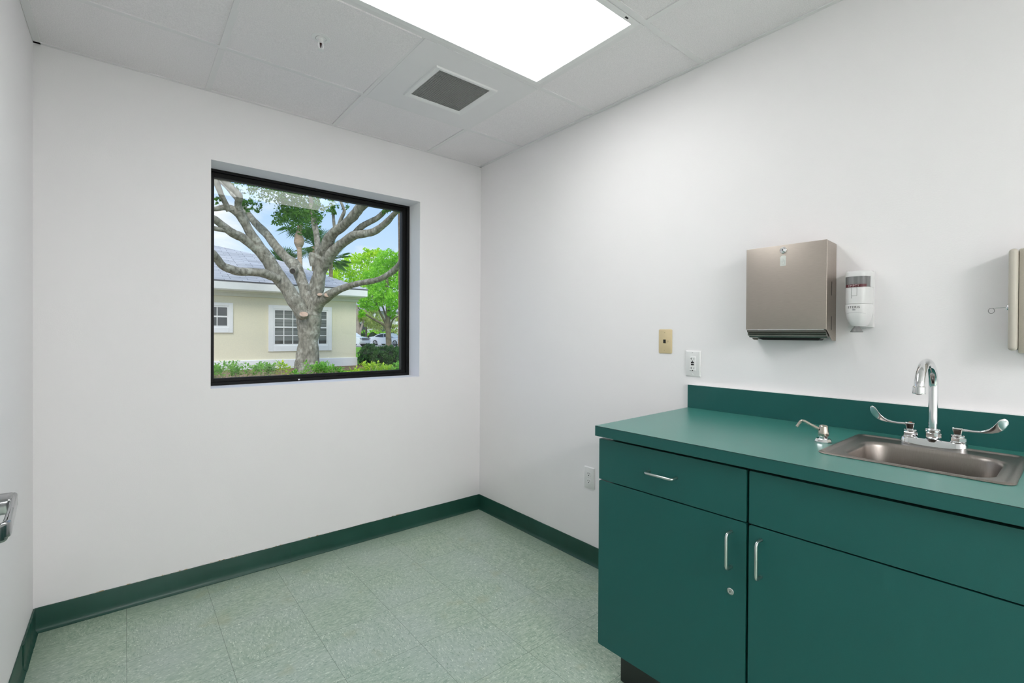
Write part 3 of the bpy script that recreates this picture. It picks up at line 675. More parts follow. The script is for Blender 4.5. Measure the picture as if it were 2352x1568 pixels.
strip(-.0015, .0065, 1.3312, 1.3356, .0012, mat('grey_ink', (.20, .20, .22), rough=.5), 'emblem', dp)
bm = NB()
for y in (.0075, .0095): pass
for k in range(3):
    y = .0030+(k-1)*.0024-.0005; p_ = surf(y, 1.3334, .0016); box(bm, p_.x-.0001, p_.x+.0001, y+DY-.0004, y+DY+.0004, 1.3312, 1.3356)
obj('emblem_stroke', bm, PLAST, dp, smooth=False)
bm = NB()
for y0, z0, y1, z1 in ((.0095, 1.376, .0095, 1.408), (-.0055, 1.380, -.0055, 1.408), (.0095, 1.380, -.0055, 1.380), (.0095, 1.372, .0095, 1.380)):
    a = surf(y0, z0, .0002); b = surf(y1, z1, .0002); m_ = a.lerp(b, .5); ms = surf((y0+y1)/2, (z0+z1)/2, .0002); tube(bm, [a, ms, b], .00045, 6)
obj('cover_seam', bm, mat('seam_grey', (.30, .30, .30), rough=.6), dp)
bm = NB(); tube(bm, [surf(y*.001, 1.3185+.0055*(1-(y/33)**2), .0007) for y in range(-33, 34, 3)], .0004, 6); obj('cover_seam', bm, mat('seam_grey_2', (.45, .45, .45), rough=.6), dp)
bm = NB(); prism(bm, [(x_, y_) for x_, y_, _ in cov(0, .0195, .030, x0=-.030)], 1.2785, 1.2805, 'z'); obj('bottom_lip', bm, PLAST, dp)
bm = NB(); lathe(bm, [(.008, .0205), (.0085, .0165), (.0105, .0145), (.0142, .0100), (.0165, .0045), (.0182, .0018), (.0175, 0), (.004, .0008)], (-.052, DY+.001, 1.2585), (0, 0, 1), 28); obj('nozzle', bm, mat('grey_rubber_nozzle', (.20, .20, .20), rough=.3), dp)

# ---------------------------------------------------------------- beige lockable wall box at the right edge
bz = thing('wall_cabinet', 'beige metal wall box with a key in its side, at the right edge', 'wall cabinet', (0, -2.80, 1.20))
bm = NB(); rbox(bm, -.066, -.0006, -2.975, -2.6290, 1.2010, 1.4875, .004, 2); obj('cabinet_body', bm, BEIGE2, bz)
bm = NB(); rbox(bm, -.078, -.006, -2.6285, -2.6100, 1.2080, 1.4880, .0085, 4); obj('hinged_cover_edge', bm, BEIGE, bz)
bm = NB(); lathe(bm, [(.0105, 0), (.0095, .003), (.0060, .0055), (.001, .006)], (-.060, -2.6102, 1.3270), (0, 1, 0), 24); lk = obj('lock', bm, CHROME, bz)
ky = thing('key', 'thin key with a round loop sticking out of the beige wall box lock', 'key', (-.060, -2.606, 1.327))
bm = NB(); tube(bm, [(-.060, -2.6105, 1.3275), (-.060, -2.600, 1.3275), (-.060, -2.586, 1.3268), (-.060, -2.5805, 1.3255)], [.0008, .0008, .0009, .0008], 8); obj('key_shaft', bm, SATIN, ky)
bm = NB(); tube(bm, [(-.060+.002*sin(R(a)), -2.5765+.0062*cos(R(a)), 1.3192+.0075*sin(R(a))) for a in range(0, 361, 15)], .0006, 8); obj('key_loop', bm, mat('dark_wire', (.12, .12, .12), rough=.3, metal=1), ky)
OAK = {'trunk': [(2.45, 12.88, -0.344, 0.495), (2.45, 12.89, -0.152, 0.454), (2.47, 12.87, 0.069, 0.385), (2.49, 12.86, 0.481, 0.337), (2.5, 12.85, 0.893, 0.323), (2.51, 12.85, 1.306, 0.33), (2.52, 12.84, 1.608, 0.357), (2.53, 12.83, 1.828, 0.344)], 'l1': [(2.49, 12.87, 1.649, 0.275), (2.29, 12.85, 1.957, 0.259), (2.08, 12.83, 2.273, 0.229), (1.84, 12.85, 2.675, 0.207), (1.53, 12.92, 3.148, 0.211), (1.31, 12.91, 3.493, 0.183), (1.12, 12.88, 3.78, 0.162), (0.92, 12.86, 4.099, 0.147), (0.71, 12.85, 4.486, 0.133), (0.55, 12.8, 4.715, 0.138)], 'l1a': [(0.65, 12.85, 4.602, 0.126), (0.43, 12.87, 4.783, 0.113), (0.22, 12.87, 4.811, 0.081), (-0.03, 12.92, 4.727, 0.061), (-0.34, 13.01, 4.741, 0.061)], 'l1b': [(0.33, 12.85, 4.725, 0.075), (0.22, 12.78, 4.927, 0.074), (0.11, 12.71, 5.136, 0.073), (-0.03, 12.66, 5.522, 0.085), (-0.11, 12.57, 5.841, 0.072)], 'l1c': [(0.6, 12.89, 4.677, 0.114), (0.54, 12.76, 4.942, 0.1), (0.54, 12.57, 5.127, 0.093), (0.36, 12.55, 5.306, 0.086), (0.1, 12.58, 5.552, 0.079), (-0.09, 12.56, 5.721, 0.072)], 'lb': [(1.26, 12.99, 3.549, 0.144), (1.06, 12.92, 3.726, 0.136), (0.87, 12.85, 3.848, 0.128), (0.65, 12.81, 4.003, 0.12), (0.46, 12.74, 4.053, 0.118), (0.28, 12.66, 4.139, 0.111), (0.1, 12.58, 4.258, 0.103), (-0.09, 12.52, 4.372, 0.096), (-0.35, 12.5, 4.446, 0.094)], 'lb2': [(0.33, 12.72, 4.143, 0.074), (0.15, 12.61, 4.111, 0.061), (-0.08, 12.54, 4.114, 0.06), (-0.39, 12.53, 4.139, 0.059)], 'l2': [(1.6, 12.7, 2.87, 0.131), (1.38, 12.64, 2.938, 0.129), (1.14, 12.59, 2.99, 0.121), (0.83, 12.6, 3.002, 0.113), (0.53, 12.6, 2.988, 0.112), (0.33, 12.52, 3.024, 0.11), (0.12, 12.44, 3.094, 0.108), (-0.02, 12.32, 3.244, 0.107), (-0.15, 12.19, 3.366, 0.105), (-0.39, 12.13, 3.472, 0.092)], 'l3': [(2.5, 12.86, 1.966, 0.206), (2.5, 12.99, 2.275, 0.18), (2.47, 13.15, 2.629, 0.167), (2.43, 13.31, 2.919, 0.168), (2.38, 13.48, 3.211, 0.183), (2.28, 13.7, 3.493, 0.185), (2.13, 13.95, 3.707, 0.15), (1.9, 14.27, 4.08, 0.137), (1.72, 14.55, 4.445, 0.138), (1.51, 14.86, 4.77, 0.131), (1.35, 15.12, 5.04, 0.11), (1.22, 15.36, 5.314, 0.103), (1.11, 15.58, 5.635, 0.089), (0.98, 15.81, 5.871, 0.09), (0.82, 16.07, 6.169, 0.083), (0.61, 16.38, 6.485, 0.076), (0.39, 16.7, 6.804, 0.076)], 'c1': [(2.59, 12.79, 1.829, 0.275), (2.65, 12.72, 2.131, 0.233), (2.7, 12.65, 2.473, 0.185), (2.74, 12.61, 2.814, 0.185), (2.76, 12.57, 3.264, 0.192), (2.79, 12.53, 3.632, 0.198), (2.82, 12.48, 3.902, 0.164)], 'c1a': [(2.78, 12.65, 3.645, 0.137), (2.77, 12.81, 4.079, 0.104), (2.78, 12.95, 4.38, 0.091), (2.76, 13.12, 4.755, 0.091), (2.75, 13.28, 5.136, 0.078), (2.75, 13.43, 5.451, 0.071), (2.79, 13.56, 5.915, 0.072)], 'c1b': [(2.81, 12.49, 3.697, 0.178), (2.83, 12.27, 3.875, 0.176), (2.88, 12.03, 4.142, 0.16), (2.95, 11.78, 4.31, 0.145), (3.07, 11.48, 4.435, 0.131), (3.16, 11.21, 4.569, 0.129), (3.22, 10.96, 4.699, 0.134), (3.3, 10.69, 4.876, 0.139), (3.39, 10.41, 5.011, 0.138), (3.52, 10.11, 5.192, 0.124)], 'c1b2': [(3.03, 11.93, 4.372, 0.067), (3.01, 11.98, 4.525, 0.048), (3.0, 12.02, 4.745, 0.043), (3.0, 12.06, 4.966, 0.04), (3.02, 12.08, 5.215, 0.034)], 'c1b3': [(3.07, 11.77, 4.404, 0.066), (3.08, 11.71, 4.594, 0.06), (3.12, 11.62, 4.77, 0.053), (3.16, 11.54, 4.945, 0.047), (3.1, 11.54, 5.092, 0.042), (3.04, 11.54, 5.238, 0.039)], 'c1c': [(2.81, 12.62, 3.164, 0.151), (2.88, 12.36, 3.443, 0.17), (2.96, 12.09, 3.703, 0.161), (3.07, 11.8, 3.891, 0.146), (3.2, 11.49, 4.047, 0.132), (3.33, 11.17, 4.174, 0.124), (3.51, 10.82, 4.194, 0.109), (3.65, 10.51, 4.213, 0.102), (3.75, 10.22, 4.318, 0.094), (3.83, 9.95, 4.445, 0.087), (3.88, 9.7, 4.581, 0.074), (3.91, 9.47, 4.663, 0.067), (3.99, 9.2, 4.767, 0.06)], 'c1d': [(3.35, 11.28, 4.193, 0.092), (3.43, 11.1, 4.345, 0.098), (3.52, 10.92, 4.456, 0.091), (3.65, 10.7, 4.554, 0.084), (3.75, 10.51, 4.624, 0.077), (3.83, 10.33, 4.731, 0.07), (3.86, 10.2, 4.823, 0.063), (3.84, 10.11, 5.014, 0.063)], 'c2': [(2.65, 12.74, 1.967, 0.22), (2.75, 12.46, 2.26, 0.19), (2.85, 12.18, 2.358, 0.162), (2.92, 11.93, 2.454, 0.127), (3.0, 11.66, 2.534, 0.112), (3.12, 11.37, 2.613, 0.098), (3.21, 11.09, 2.663, 0.09), (3.31, 10.82, 2.7, 0.087), (3.4, 10.54, 2.723, 0.082), (3.52, 10.25, 2.745, 0.081), (3.62, 9.97, 2.791, 0.08), (3.7, 9.7, 2.872, 0.079), (3.76, 9.46, 2.962, 0.082), (3.8, 9.23, 3.086, 0.083), (3.83, 9.01, 3.241, 0.082), (3.85, 8.79, 3.462, 0.081)], 'stub': [(2.62, 12.64, 3.355, 0.123), (2.56, 12.63, 3.592, 0.122), (2.55, 12.58, 3.747, 0.081)], 'stub2': [(2.81, 12.23, 3.732, 0.094), (2.8, 12.18, 3.992, 0.074), (2.77, 12.14, 4.143, 0.067)], 'back': [(2.7, 13.09, 2.079, 0.126), (2.69, 13.18, 2.435, 0.113), (2.73, 13.24, 2.794, 0.099), (2.81, 13.27, 3.085, 0.085)]}
CUTS = [(2.24, 12.37, 1.832, 0.132), (2.82, 12.02, 2.387, 0.133), (2.66, 12.21, 2.417, 0.094)]
HOLE = (2.13, 13.17, 3.2, 0.11)
TREE2 = {'trunk': [(18.75, 42.31, -0.508, 0.399), (18.75, 42.32, 0.156, 0.288), (18.72, 42.35, 1.041, 0.266), (18.68, 42.39, 2.148, 0.288), (18.68, 42.4, 3.255, 0.221), (18.65, 42.44, 4.583, 0.177), (18.61, 42.49, 6.797, 0.133)], 'a': [(18.58, 42.47, 1.705, 0.177), (18.14, 42.32, 2.138, 0.141), (17.36, 42.44, 2.562, 0.105), (16.73, 42.45, 2.893, 0.086), (16.11, 42.44, 3.303, 0.077), (15.56, 42.38, 3.749, 0.064)], 'b': [(18.62, 42.45, 2.015, 0.151), (18.2, 42.47, 2.802, 0.115), (17.82, 42.46, 3.449, 0.096), (17.52, 42.39, 4.09, 0.087), (17.08, 42.44, 4.939, 0.065)], 'c': [(18.65, 42.42, 2.369, 0.133), (18.59, 42.91, 3.268, 0.089), (18.52, 43.4, 4.178, 0.09), (18.45, 43.9, 5.553, 0.068)], 'd': [(18.86, 42.25, 1.839, 0.115), (18.74, 41.7, 2.272, 0.088), (18.69, 41.1, 2.696, 0.078), (18.74, 40.42, 2.897, 0.069), (18.97, 39.58, 3.01, 0.064)]}
TREE3 = {'a': [(20.98, 56.01, 0.693, 0.332), (20.89, 56.09, 2.076, 0.277), (20.85, 56.14, 3.459, 0.249), (20.72, 56.26, 4.842, 0.166)], 'b': [(21.06, 55.95, 1.247, 0.166), (21.32, 55.75, 2.356, 0.138), (21.57, 55.54, 3.465, 0.111), (21.87, 55.31, 4.851, 0.083)], 'c': [(20.89, 56.1, 2.629, 0.166), (21.15, 55.9, 3.738, 0.111), (21.45, 55.66, 4.847, 0.083)]}
LEAF = {'oakleaf': [(2.315, 13.814, 5.452, 0.49, 260), (2.68, 13.901, 5.099, 0.52, 420), (2.229, 14.269, 5.023, 0.38, 200), (2.003, 14.455, 5.094, 0.26, 90), (2.752, 13.195, 5.049, 0.31, 200), (1.053, 14.2, 5.309, 0.22, 110), (1.267, 14.024, 5.241, 0.17, 70), (0.946, 14.289, 5.419, 0.19, 60), (0.077, 13.058, 5.022, 0.11, 40), (2.981, 11.973, 5.054, 0.19, 90), (3.158, 11.571, 5.135, 0.13, 40), (1.374, 13.942, 5.865, 0.44, 300), (2.038, 14.045, 5.951, 0.46, 350), (2.591, 13.591, 5.812, 0.49, 350), (2.937, 12.918, 5.586, 0.36, 200), (3.878, 10.073, 4.789, 0.15, 60), (3.87, 9.433, 4.648, 0.1, 50), (2.038, 14.043, 5.736, 0.43, 260), (2.51, 13.784, 5.481, 0.4, 260), (0.745, 13.81, 5.774, 0.29, 90)], 't2': [(19.505, 44.355, 8.874, 1.2, 500), (19.776, 42.826, 6.918, 1.08, 450), (18.435, 45.217, 7.021, 1.2, 450), (18.305, 42.727, 5.467, 1.24, 500), (18.722, 41.086, 4.518, 0.95, 350), (17.045, 42.459, 4.506, 0.95, 350), (16.374, 43.009, 4.501, 0.69, 220), (20.125, 42.554, 8.729, 0.9, 250), (19.807, 46.688, 8.216, 1.2, 350), (19.393, 40.547, 5.823, 0.87, 250), (19.561, 40.396, 4.09, 0.69, 160), (15.886, 42.106, 3.158, 0.38, 60), (18.992, 42.148, 3.257, 0.53, 80)], 't4': [(23.095, 67.269, 9.306, 1.68, 500), (24.593, 66.054, 10.931, 1.81, 500), (26.893, 66.766, 12.216, 1.59, 400), (26.635, 66.987, 13.542, 0.8, 120), (27.92, 65.932, 13.219, 0.86, 120), (22.095, 68.097, 10.591, 1.29, 350), (25.094, 65.622, 8.029, 1.68, 450), (19.347, 70.345, 10.248, 0.65, 100), (21.496, 71.184, 12.177, 0.93, 120), (24.323, 68.869, 12.197, 0.93, 150)], 't5': [(22.89, 57.046, 2.684, 0.69, 140), (24.606, 58.225, 2.442, 0.83, 160), (25.087, 52.665, 2.936, 0.77, 160), (25.325, 55.047, 1.844, 0.51, 80), (21.574, 55.545, 3.465, 0.72, 140), (23.244, 56.766, 3.831, 0.8, 140)]}
# ================================================================ outdoors
GRASS = mat('grass', (.17, .38, .03), rough=.9, spec=.1, col2=(.10, .25, .02), nscale=3, bump=.8, bscale=30, detail=8)
MULCH = mat('mulch', (.17, .10, .06), rough=.95, spec=.1, col2=(.33, .25, .15), nscale=14, bump=1, bscale=30, detail=8)
ASPH = mat('asphalt', (.52, .48, .44), rough=.9, col2=(.60, .56, .52), nscale=3)
STUC = mat('cream_stucco', (.88, .815, .60), rough=.9, spec=.15, noise_amt=.04, nscale=30, bump=.4, bscale=90)
TRIMW = mat('white_house_trim', (.92, .91, .88), rough=.7, noise_amt=.03)
CORN = mat('cornice_paint', (.70, .70, .60), rough=.8, noise_amt=.03)
DGLASS = mat('dark_window_pane', (.075, .085, .08), rough=.25, noise_amt=.1)
BLIND = mat('blind_slats', (.20, .22, .20), rough=.6, col2=(.12, .135, .125), nscale=2.2, stretch=(.02, .02, 9), detail=0, lo=.45, hi=.55)
def shingle():
    m = bpy.data.materials.new('roof_shingles'); m.use_nodes = True; t = m.node_tree; p = t.nodes['Principled BSDF']; p.inputs['Roughness'].default_value = .9
    g = N(t, 'ShaderNodeTexCoord'); mp = N(t, 'ShaderNodeMapping'); mp.inputs['Scale'].default_value = (1, 1, 1); t.links.new(g.outputs['UV'], mp.inputs[0])
    b = N(t, 'ShaderNodeTexBrick'); b.offset = .37; b.inputs['Scale'].default_value = 1; b.inputs['Brick Width'].default_value = .5; b.inputs['Row Height'].default_value = .135; b.inputs['Mortar Size'].default_value = .010; b.offset_frequency = 3; b.inputs['Mortar Smooth'].default_value = .3
    b.inputs['Color1'].default_value = (.60, .595, .60, 1); b.inputs['Color2'].default_value = (.41, .405, .41, 1); b.inputs['Mortar'].default_value = (.17, .17, .19, 1)
    t.links.new(mp.outputs[0], b.inputs['Vector']); t.links.new(b.outputs['Color'], p.inputs['Base Color']); return m
SHING = shingle()
def leafmat(name, c1, c2, nscale=3):
    m = mat(name, c1, rough=.6, spec=.25, col2=c2, nscale=nscale, detail=2)
    t = m.node_tree; p = t.nodes['Principled BSDF']; o_ = t.nodes['Material Output']
    tl = N(t, 'ShaderNodeBsdfTranslucent'); ms = N(t, 'ShaderNodeMixShader'); ms.inputs[0].default_value = .4
    src = p.inputs['Base Color'].links[0].from_socket
    t.links.new(src, tl.inputs[0]); t.links.new(p.outputs[0], ms.inputs[1]); t.links.new(tl.outputs[0], ms.inputs[2]); t.links.new(ms.outputs[0], o_.inputs[0]); return m
OAKL = leafmat('oak_leaves', (.07, .20, .03), (.14, .33, .05))
BRIGHT = leafmat('bright_leaves', (.40, .78, .05), (.22, .56, .03), .7)
LIME = leafmat('lime_leaves', (.62, .86, .03), (.36, .68, .03), .35)
OLIVE = leafmat('olive_leaves', (.50, .58, .16), (.34, .46, .10), .8)
HEDGEL = leafmat('hedge_leaves', (.03, .11, .03), (.09, .24, .05), 4)
PALML = leafmat('palm_leaves', (.08, .20, .05), (.14, .30, .08), 2)
SHRUBL = leafmat('shrub_leaves', (.34, .62, .10), (.17, .44, .06), 9)
SHRUBY = leafmat('shrub_leaves_yellow', (.66, .76, .06), (.32, .58, .07), 9)
BARK = mat('oak_bark', (.32, .30, .24), rough=.95, spec=.1, col2=(.11, .10, .075), nscale=13, stretch=(1, 1, .45), bump=1.0, bscale=34, detail=12, lo=.36, hi=.70)
def bark_patches(m):
    """pale lichen and exposed wood blotches over the base bark"""
    t = m.node_tree; p = t.nodes['Principled BSDF']; src = p.inputs['Base Color'].links[0].from_socket
    tcn = [n for n in t.nodes if n.type == 'TEX_COORD'][0]
    n = N(t, 'ShaderNodeTexNoise'); n.inputs['Scale'].default_value = 5.5; n.inputs['Detail'].default_value = 9; n.inputs['Roughness'].default_value = .65; t.links.new(tcn.outputs['Object'], n.inputs['Vector'])
    r = N(t, 'ShaderNodeValToRGB'); r.color_ramp.elements[0].position = .53; r.color_ramp.elements[1].position = .66; t.links.new(n.outputs['Fac'], r.inputs[0])
    mx_ = N(t, 'ShaderNodeMix', data_type='RGBA'); t.links.new(r.outputs['Color'], mx_.inputs[0]); t.links.new(src, mx_.inputs[6]); mx_.inputs[7].default_value = (.44, .42, .35, 1)
    t.links.new(mx_.outputs[2], p.inputs['Base Color'])
bark_patches(BARK)
BARK2 = mat('far_bark', (.22, .18, .12), rough=.95, col2=(.12, .10, .07), nscale=3)
PALMT = mat('palm_trunk', (.55, .40, .28), rough=.9, col2=(.38, .26, .17), nscale=5, stretch=(1, 1, 5))
CARW = mat('white_car_paint', (.80, .81, .83), rough=.2, noise_amt=.01, coat=.5)
CGL = mat('car_glass', (.03, .035, .04), rough=.08, noise_amt=.1)
TYRE = mat('tyre_rubber', (.02, .02, .02), rough=.8, noise_amt=.1)
RIM = mat('alloy_rim', (.55, .55, .56), rough=.3, metal=.8, noise_amt=.05)
RED = mat('red_lens', (.45, .02, .03), rough=.2, noise_amt=.1)

# ground
def ground(pts, name, m, **k):
    bm = NB(); vs = [bm.verts.new(p) for p in pts]; bm.faces.new(vs); return struct(name, bm, m, smooth=False, **k)
bm = NB(); rows = [(.26, -.05), (4, -.02), (8, 0), (20, 0), (40, -.15), (47, -.2), (160, -.2)]
vs = [[bm.verts.new((x, y, z)) for x in (-40, -10, 0, 10, 40, 90)] for y, z in rows]
for a, b in zip(vs, vs[1:]):
    for i in range(5): bm.faces.new((a[i], a[i+1], b[i+1], b[i]))
o = struct('lawn', bm, GRASS, smooth=False); tag(o, 'green lawn between the buildings', 'lawn')
def slab(name, poly, z, m, label, cat):
    bm = NB(); prism(bm, poly, z-.04, z, 'z'); o = struct(name, bm, m, smooth=False); tag(o, label, cat); return o
slab('path', [(-8, .3), (6, .3), (6, 4.8), (-8, 4.8)], .0, mat('grey_concrete', (.30, .285, .27), rough=.9, noise_amt=.1), 'unseen grey concrete strip added outside to keep green bounce off the window reveal', 'path')  # added, never in view: neutral ground so less green light reaches the reveal
slab('mulch_bed', [(-6, 6), (1.6, 5.6), (2.6, 8.8), (3.4, 12.8), (5.2, 13.6), (5.6, 14.93), (-6, 14.93)], .02, MULCH, 'brown mulch bed around the oak tree and along the cream house', 'mulch bed')
slab('mulch_bed', [(4.9, 12.4), (7.5, 12.6), (7.5, 15.5), (5.1, 15.5)], .026, MULCH, 'brown mulch bed under the dark green hedge', 'mulch bed')
slab('mulch_bed', [(16, 42.5), (24, 39), (25.5, 42), (17.5, 45.5)], -.14, MULCH, 'brown mulch strip at the foot of the far bright green tree', 'mulch bed')
slab('street', [(5, 48), (60, 34), (66, 56), (12, 74)], -.17, ASPH, 'pale street where the white cars are parked', 'street')

# neighbouring house
hs = thing('house', 'single-storey cream house with grey shingled hip roof seen through the window', 'house', (.5, 18, 0))
HY, HX = 14.942, 4.84
bm = NB(); box(bm, -8, HX, HY, 21.9, .25, 2.46); box(bm, -8, -.7, 21.9, 28, .25, 2.46); obj('wall', bm, STUC, hs, smooth=False)
bm = NB(); box(bm, -8, HX+.05, HY-.05, 21.95, -.02, .33); obj('base_trim', bm, TRIMW, hs, bevel=.02)
bm = NB(); box(bm, -8, HX+.07, HY-.07, 21.97, 2.43, 2.56); box(bm, -8, HX+.12, HY-.12, 22.02, 2.53, 2.66); obj('cornice', bm, CORN, hs, bevel=.015)
bm = NB(); box(bm, -8, 5.07, 14.52, 22.25, 2.60, 2.66); obj('soffit', bm, TRIMW, hs)
bm = NB(); box(bm, -8, 5.10, 14.48, 14.54, 2.63, 2.90); box(bm, 5.04, 5.10, 14.54, 22.25, 2.63, 2.90); obj('fascia', bm, TRIMW, hs, smooth=False)
C0 = Vector((5.13, 14.46, 2.90)); R1 = Vector((2.65, 18.39, 4.300)); R2 = Vector((.80, 19.70, 4.773)); R3 = Vector((-3.5, 22.9, 5.92)); R4 = Vector((-8, 22.9, 5.92))
bm = NB(); uvl = bm.loops.layers.uv.new('UVMap')
def rface(pts, o0, ux, uy):
    vs = [bm.verts.new(p) for p in pts]; f = bm.faces.new(vs)
    for l in f.loops:
        d = l.vert.co-Vector(o0); l[uvl].uv = (d.dot(Vector(ux).normalized()), d.dot(Vector(uy).normalized()))
    return f
E0 = Vector((-8, 14.46, 2.90))
rface([E0, C0, R1, R2, R3, R4], C0, (1, 0, 0), (0, 1, .36))
B1 = Vector((5.13, 22.3, 2.90)); B2 = Vector((-.5, 22.3, 2.90)); B3 = Vector((-.5, 28.4, 2.90)); B4 = Vector((-8, 28.4, 2.90))
rface([C0, B1, R1], C0, (0, 1, 0), (-1, 0, .56))
rface([B1, B2, R2, R1], B1, (-1, 0, 0), (0, -1, .4))
rface([B2, B3, R3, R2], B2, (0, 1, 0), (-1, 0, .8))
rface([B3, B4, R4, R3], B3, (-1, 0, 0), (0, -1, .5))
me = bpy.data.meshes.new('roof'); bm.to_mesh(me); bm.free(); rf = bpy.data.objects.new('roof', me); COL.objects.link(rf); rf.parent = hs; me.transform(Matrix.Translation(-ORI['house'])); me.materials.append(SHING)
sm = rf.modifiers.new('thickness', 'SOLIDIFY'); sm.thickness = .05; sm.offset = -1
def hwin(x0, x1, z0, z1, gx0, gx1, gz0, gz1, nc, nr, head=False, blinds=True):
    bm = NB(); y = HY
    ringframe(bm, x0, x1, z0, z1, gx0-x0-.05, x1-gx1-.05, gz0-z0-.06, z1-gz1-.05, y-.05, y-.001)
    if head: box(bm, x0+.28, x0+.62, y-.065, y-.001, z1, z1+.10)
    tr = obj('window_surround', bm, TRIMW, hs, bevel=.008)
    bm = NB(); ringframe(bm, gx0-.05, gx1+.05, gz0-.06, gz1+.05, .05, .05, .06, .05, y-.035, y+.03)
    zm = (gz0+gz1)/2; box(bm, gx0, gx1, y-.03, y+.03, zm-.025, zm+.025)
    for i in range(1, nc): x = gx0+(gx1-gx0)*i/nc; box(bm, x-.012, x+.012, y-.024, y-.004, gz0, gz1)
    for j in range(1, nr):
        z = gz0+(gz1-gz0)*j/nr
        if abs(z-zm) > .05: box(bm, gx0, gx1, y-.022, y-.006, z-.012, z+.012)
    obj('muntin', bm, TRIMW, tr, smooth=False)
    bm = NB(); box(bm, gx0, gx1, y-.004, y-.002, gz0+(.11 if blinds else 0), gz1); obj('blind', bm, BLIND if blinds else DGLASS, tr, smooth=False)
    if blinds: bm = NB(); box(bm, gx0, gx1, y-.004, y-.002, gz0, gz0+.11); obj('pane', bm, mat('black_pane', (.02, .025, .022), rough=.2), tr, smooth=False)
hwin(1.796, 3.915, .605, 2.192, 2.00, 3.73, .86, 2.02, 6, 4)
hwin(-.45, .751, 1.237, 2.205, -.25, .585, 1.465, 2.055, 3, 2, head=True, blinds=False)

# trees
def limbs(d, seg, jit=.16, k=5):
    bm = NB()
    for nm, pts in d.items():
        q, r = spline([p[:3] for p in pts], [p[3] for p in pts], k)
        r = [a*(1+jit*.5*noise.noise(Vector((i*.55, hash(nm) % 7 if False else len(nm)*1.7, 0)))) for i, a in enumerate(r)]
        tube(bm, q, r, seg, jit=jit)
    return bm
def leaf(bm, c, s, nrm, tw, asp=.45):
    u = nrm.orthogonal().normalized(); v = nrm.cross(u); a = u*cos(tw)+v*sin(tw); b = nrm.cross(a)
    vs = [bm.verts.new(c-a*s), bm.verts.new(c+b*s*asp+nrm*s*.15), bm.verts.new(c+a*s), bm.verts.new(c-b*s*asp+nrm*s*.15)]
    bm.faces.new((vs[0], vs[1], vs[2])); bm.faces.new((vs[0], vs[2], vs[3]))
def rv():
    while True:
        v = Vector((random.uniform(-1, 1), random.uniform(-1, 1), random.uniform(-1, 1)))
        if 0 < v.length <= 1: return v
def cloud(bm, cl, size, mult=1.0, clump=.35, shell=False, flat=1):
    """leaf sprays: leaves grouped round twig ends inside each sphere"""
    for x, y, z, r, n in cl:
        c = Vector((x, y, z)); nt_ = max(3, int(n*mult/9))
        for _ in range(nt_):
            d = rv(); d = d.normalized()*(d.length**(.35 if shell else .6)); d.z *= flat; tc_ = c+d*r
            for _ in range(9): leaf(bm, tc_+rv()*r*clump, size*random.uniform(.6, 1.3), rv().normalized(), random.uniform(0, 6.3))
ok = thing('oak_tree', 'large grey oak trunk forking into many bare limbs just outside the window', 'tree', (2.48, 12.83, 0))
tips = []
for nm in ('l1a', 'l1b', 'l1c', 'lb', 'lb2', 'l2', 'l3', 'c1b', 'c1c', 'c1d', 'c2'):   # the limbs go on and thin out past the window's edge
    pts = list(OAK[nm]); a, b = Vector(pts[-2][:3]), Vector(pts[-1][:3]); d = (b-a).normalized(); r = pts[-1][3]
    for k, (l_, q) in enumerate(((.5, .8), (1.1, .55), (1.8, .25))):
        p_ = b+d*l_+Vector((0, 0, .10*l_*l_)); pts.append((*p_, r*q))
    OAK[nm] = pts; tips.append((*(b+d*1.9+Vector((0, 0, .35))), .45, 260))
obj('trunk', limbs(OAK, 16), BARK, ok, ang=80)
def squash(bm, c):
    for v in bm.verts: v.co.z = c.z+(v.co.z-c.z)*.66
CUTM = mat('cut_wood', (.55, .38, .28), rough=.9, col2=(.40, .27, .2), nscale=12)
for i, (x, y, z, r) in enumerate(CUTS):
    c = Vector((x, y, z)); d = (Vector((-1.96, -2.75, 1.25))-c).normalized(); d = (d+Vector(((.15, -.1, .45), (.1, 0, .3), (-.2, 0, .3))[i])).normalized(); c = c-d*(.03, -.10, -.06)[i]; r = r*(1.0, .78, .78)[i]
    sc_ = (1.15, .70)
    bm = NB(); lathe(bm, [(r*1.35, -.30), (r*1.22, -.08), (r*1.12, -.02), (r*1.0, 0), (r*.93, -.012)], c, d, 20); squash(bm, c)
    obj('branch_collar', bm, BARK, ok, ang=80)
    bm = NB(); lathe(bm, [(r*.94, -.03), (r*.93, -.008), (r*.5, -.002), (r*.1, 0)], c, d, 20); squash(bm, c); obj('pruning_cut', bm, CUTM, ok)
hx3 = Vector(HOLE[:3]); hd3 = (Vector((-1.96, -2.75, 1.25))-hx3).normalized()+Vector((-.25, 0, -.25)); hd3.normalize(); hx3 = hx3+hd3*.07
bm = NB(); lathe(bm, [(.125, -.25), (.118, -.10), (.10, -.035), (.086, -.025), (.078, -.035)], hx3, hd3, 16); obj('knot_rim', bm, BARK, ok, ang=80)
bm = NB(); lathe(bm, [(.080, -.09), (.080, -.027), (.02, -.033)], hx3, hd3, 16); obj('knot_hole', bm, mat('dark_hollow', (.02, .016, .012), rough=.95), ok)
bm = NB(); cloud(bm, LEAF['oakleaf']+tips, .055, 1.3, .30); obj('foliage', bm, OAKL, ok, smooth=False, keep=True)
def tree(name, label, d, leaves, lm, size, base, bark=BARK2, mult=1.0, clump=.3, cat='tree', group=None):
    t_ = thing(name, label, cat, base, group)
    if d: obj('trunk', limbs(d, 9, .1, 3), bark, t_, ang=80)
    if leaves: bm = NB(); cloud(bm, leaves, size, mult, clump); obj('foliage', bm, lm, t_, smooth=False, keep=True)
    return t_
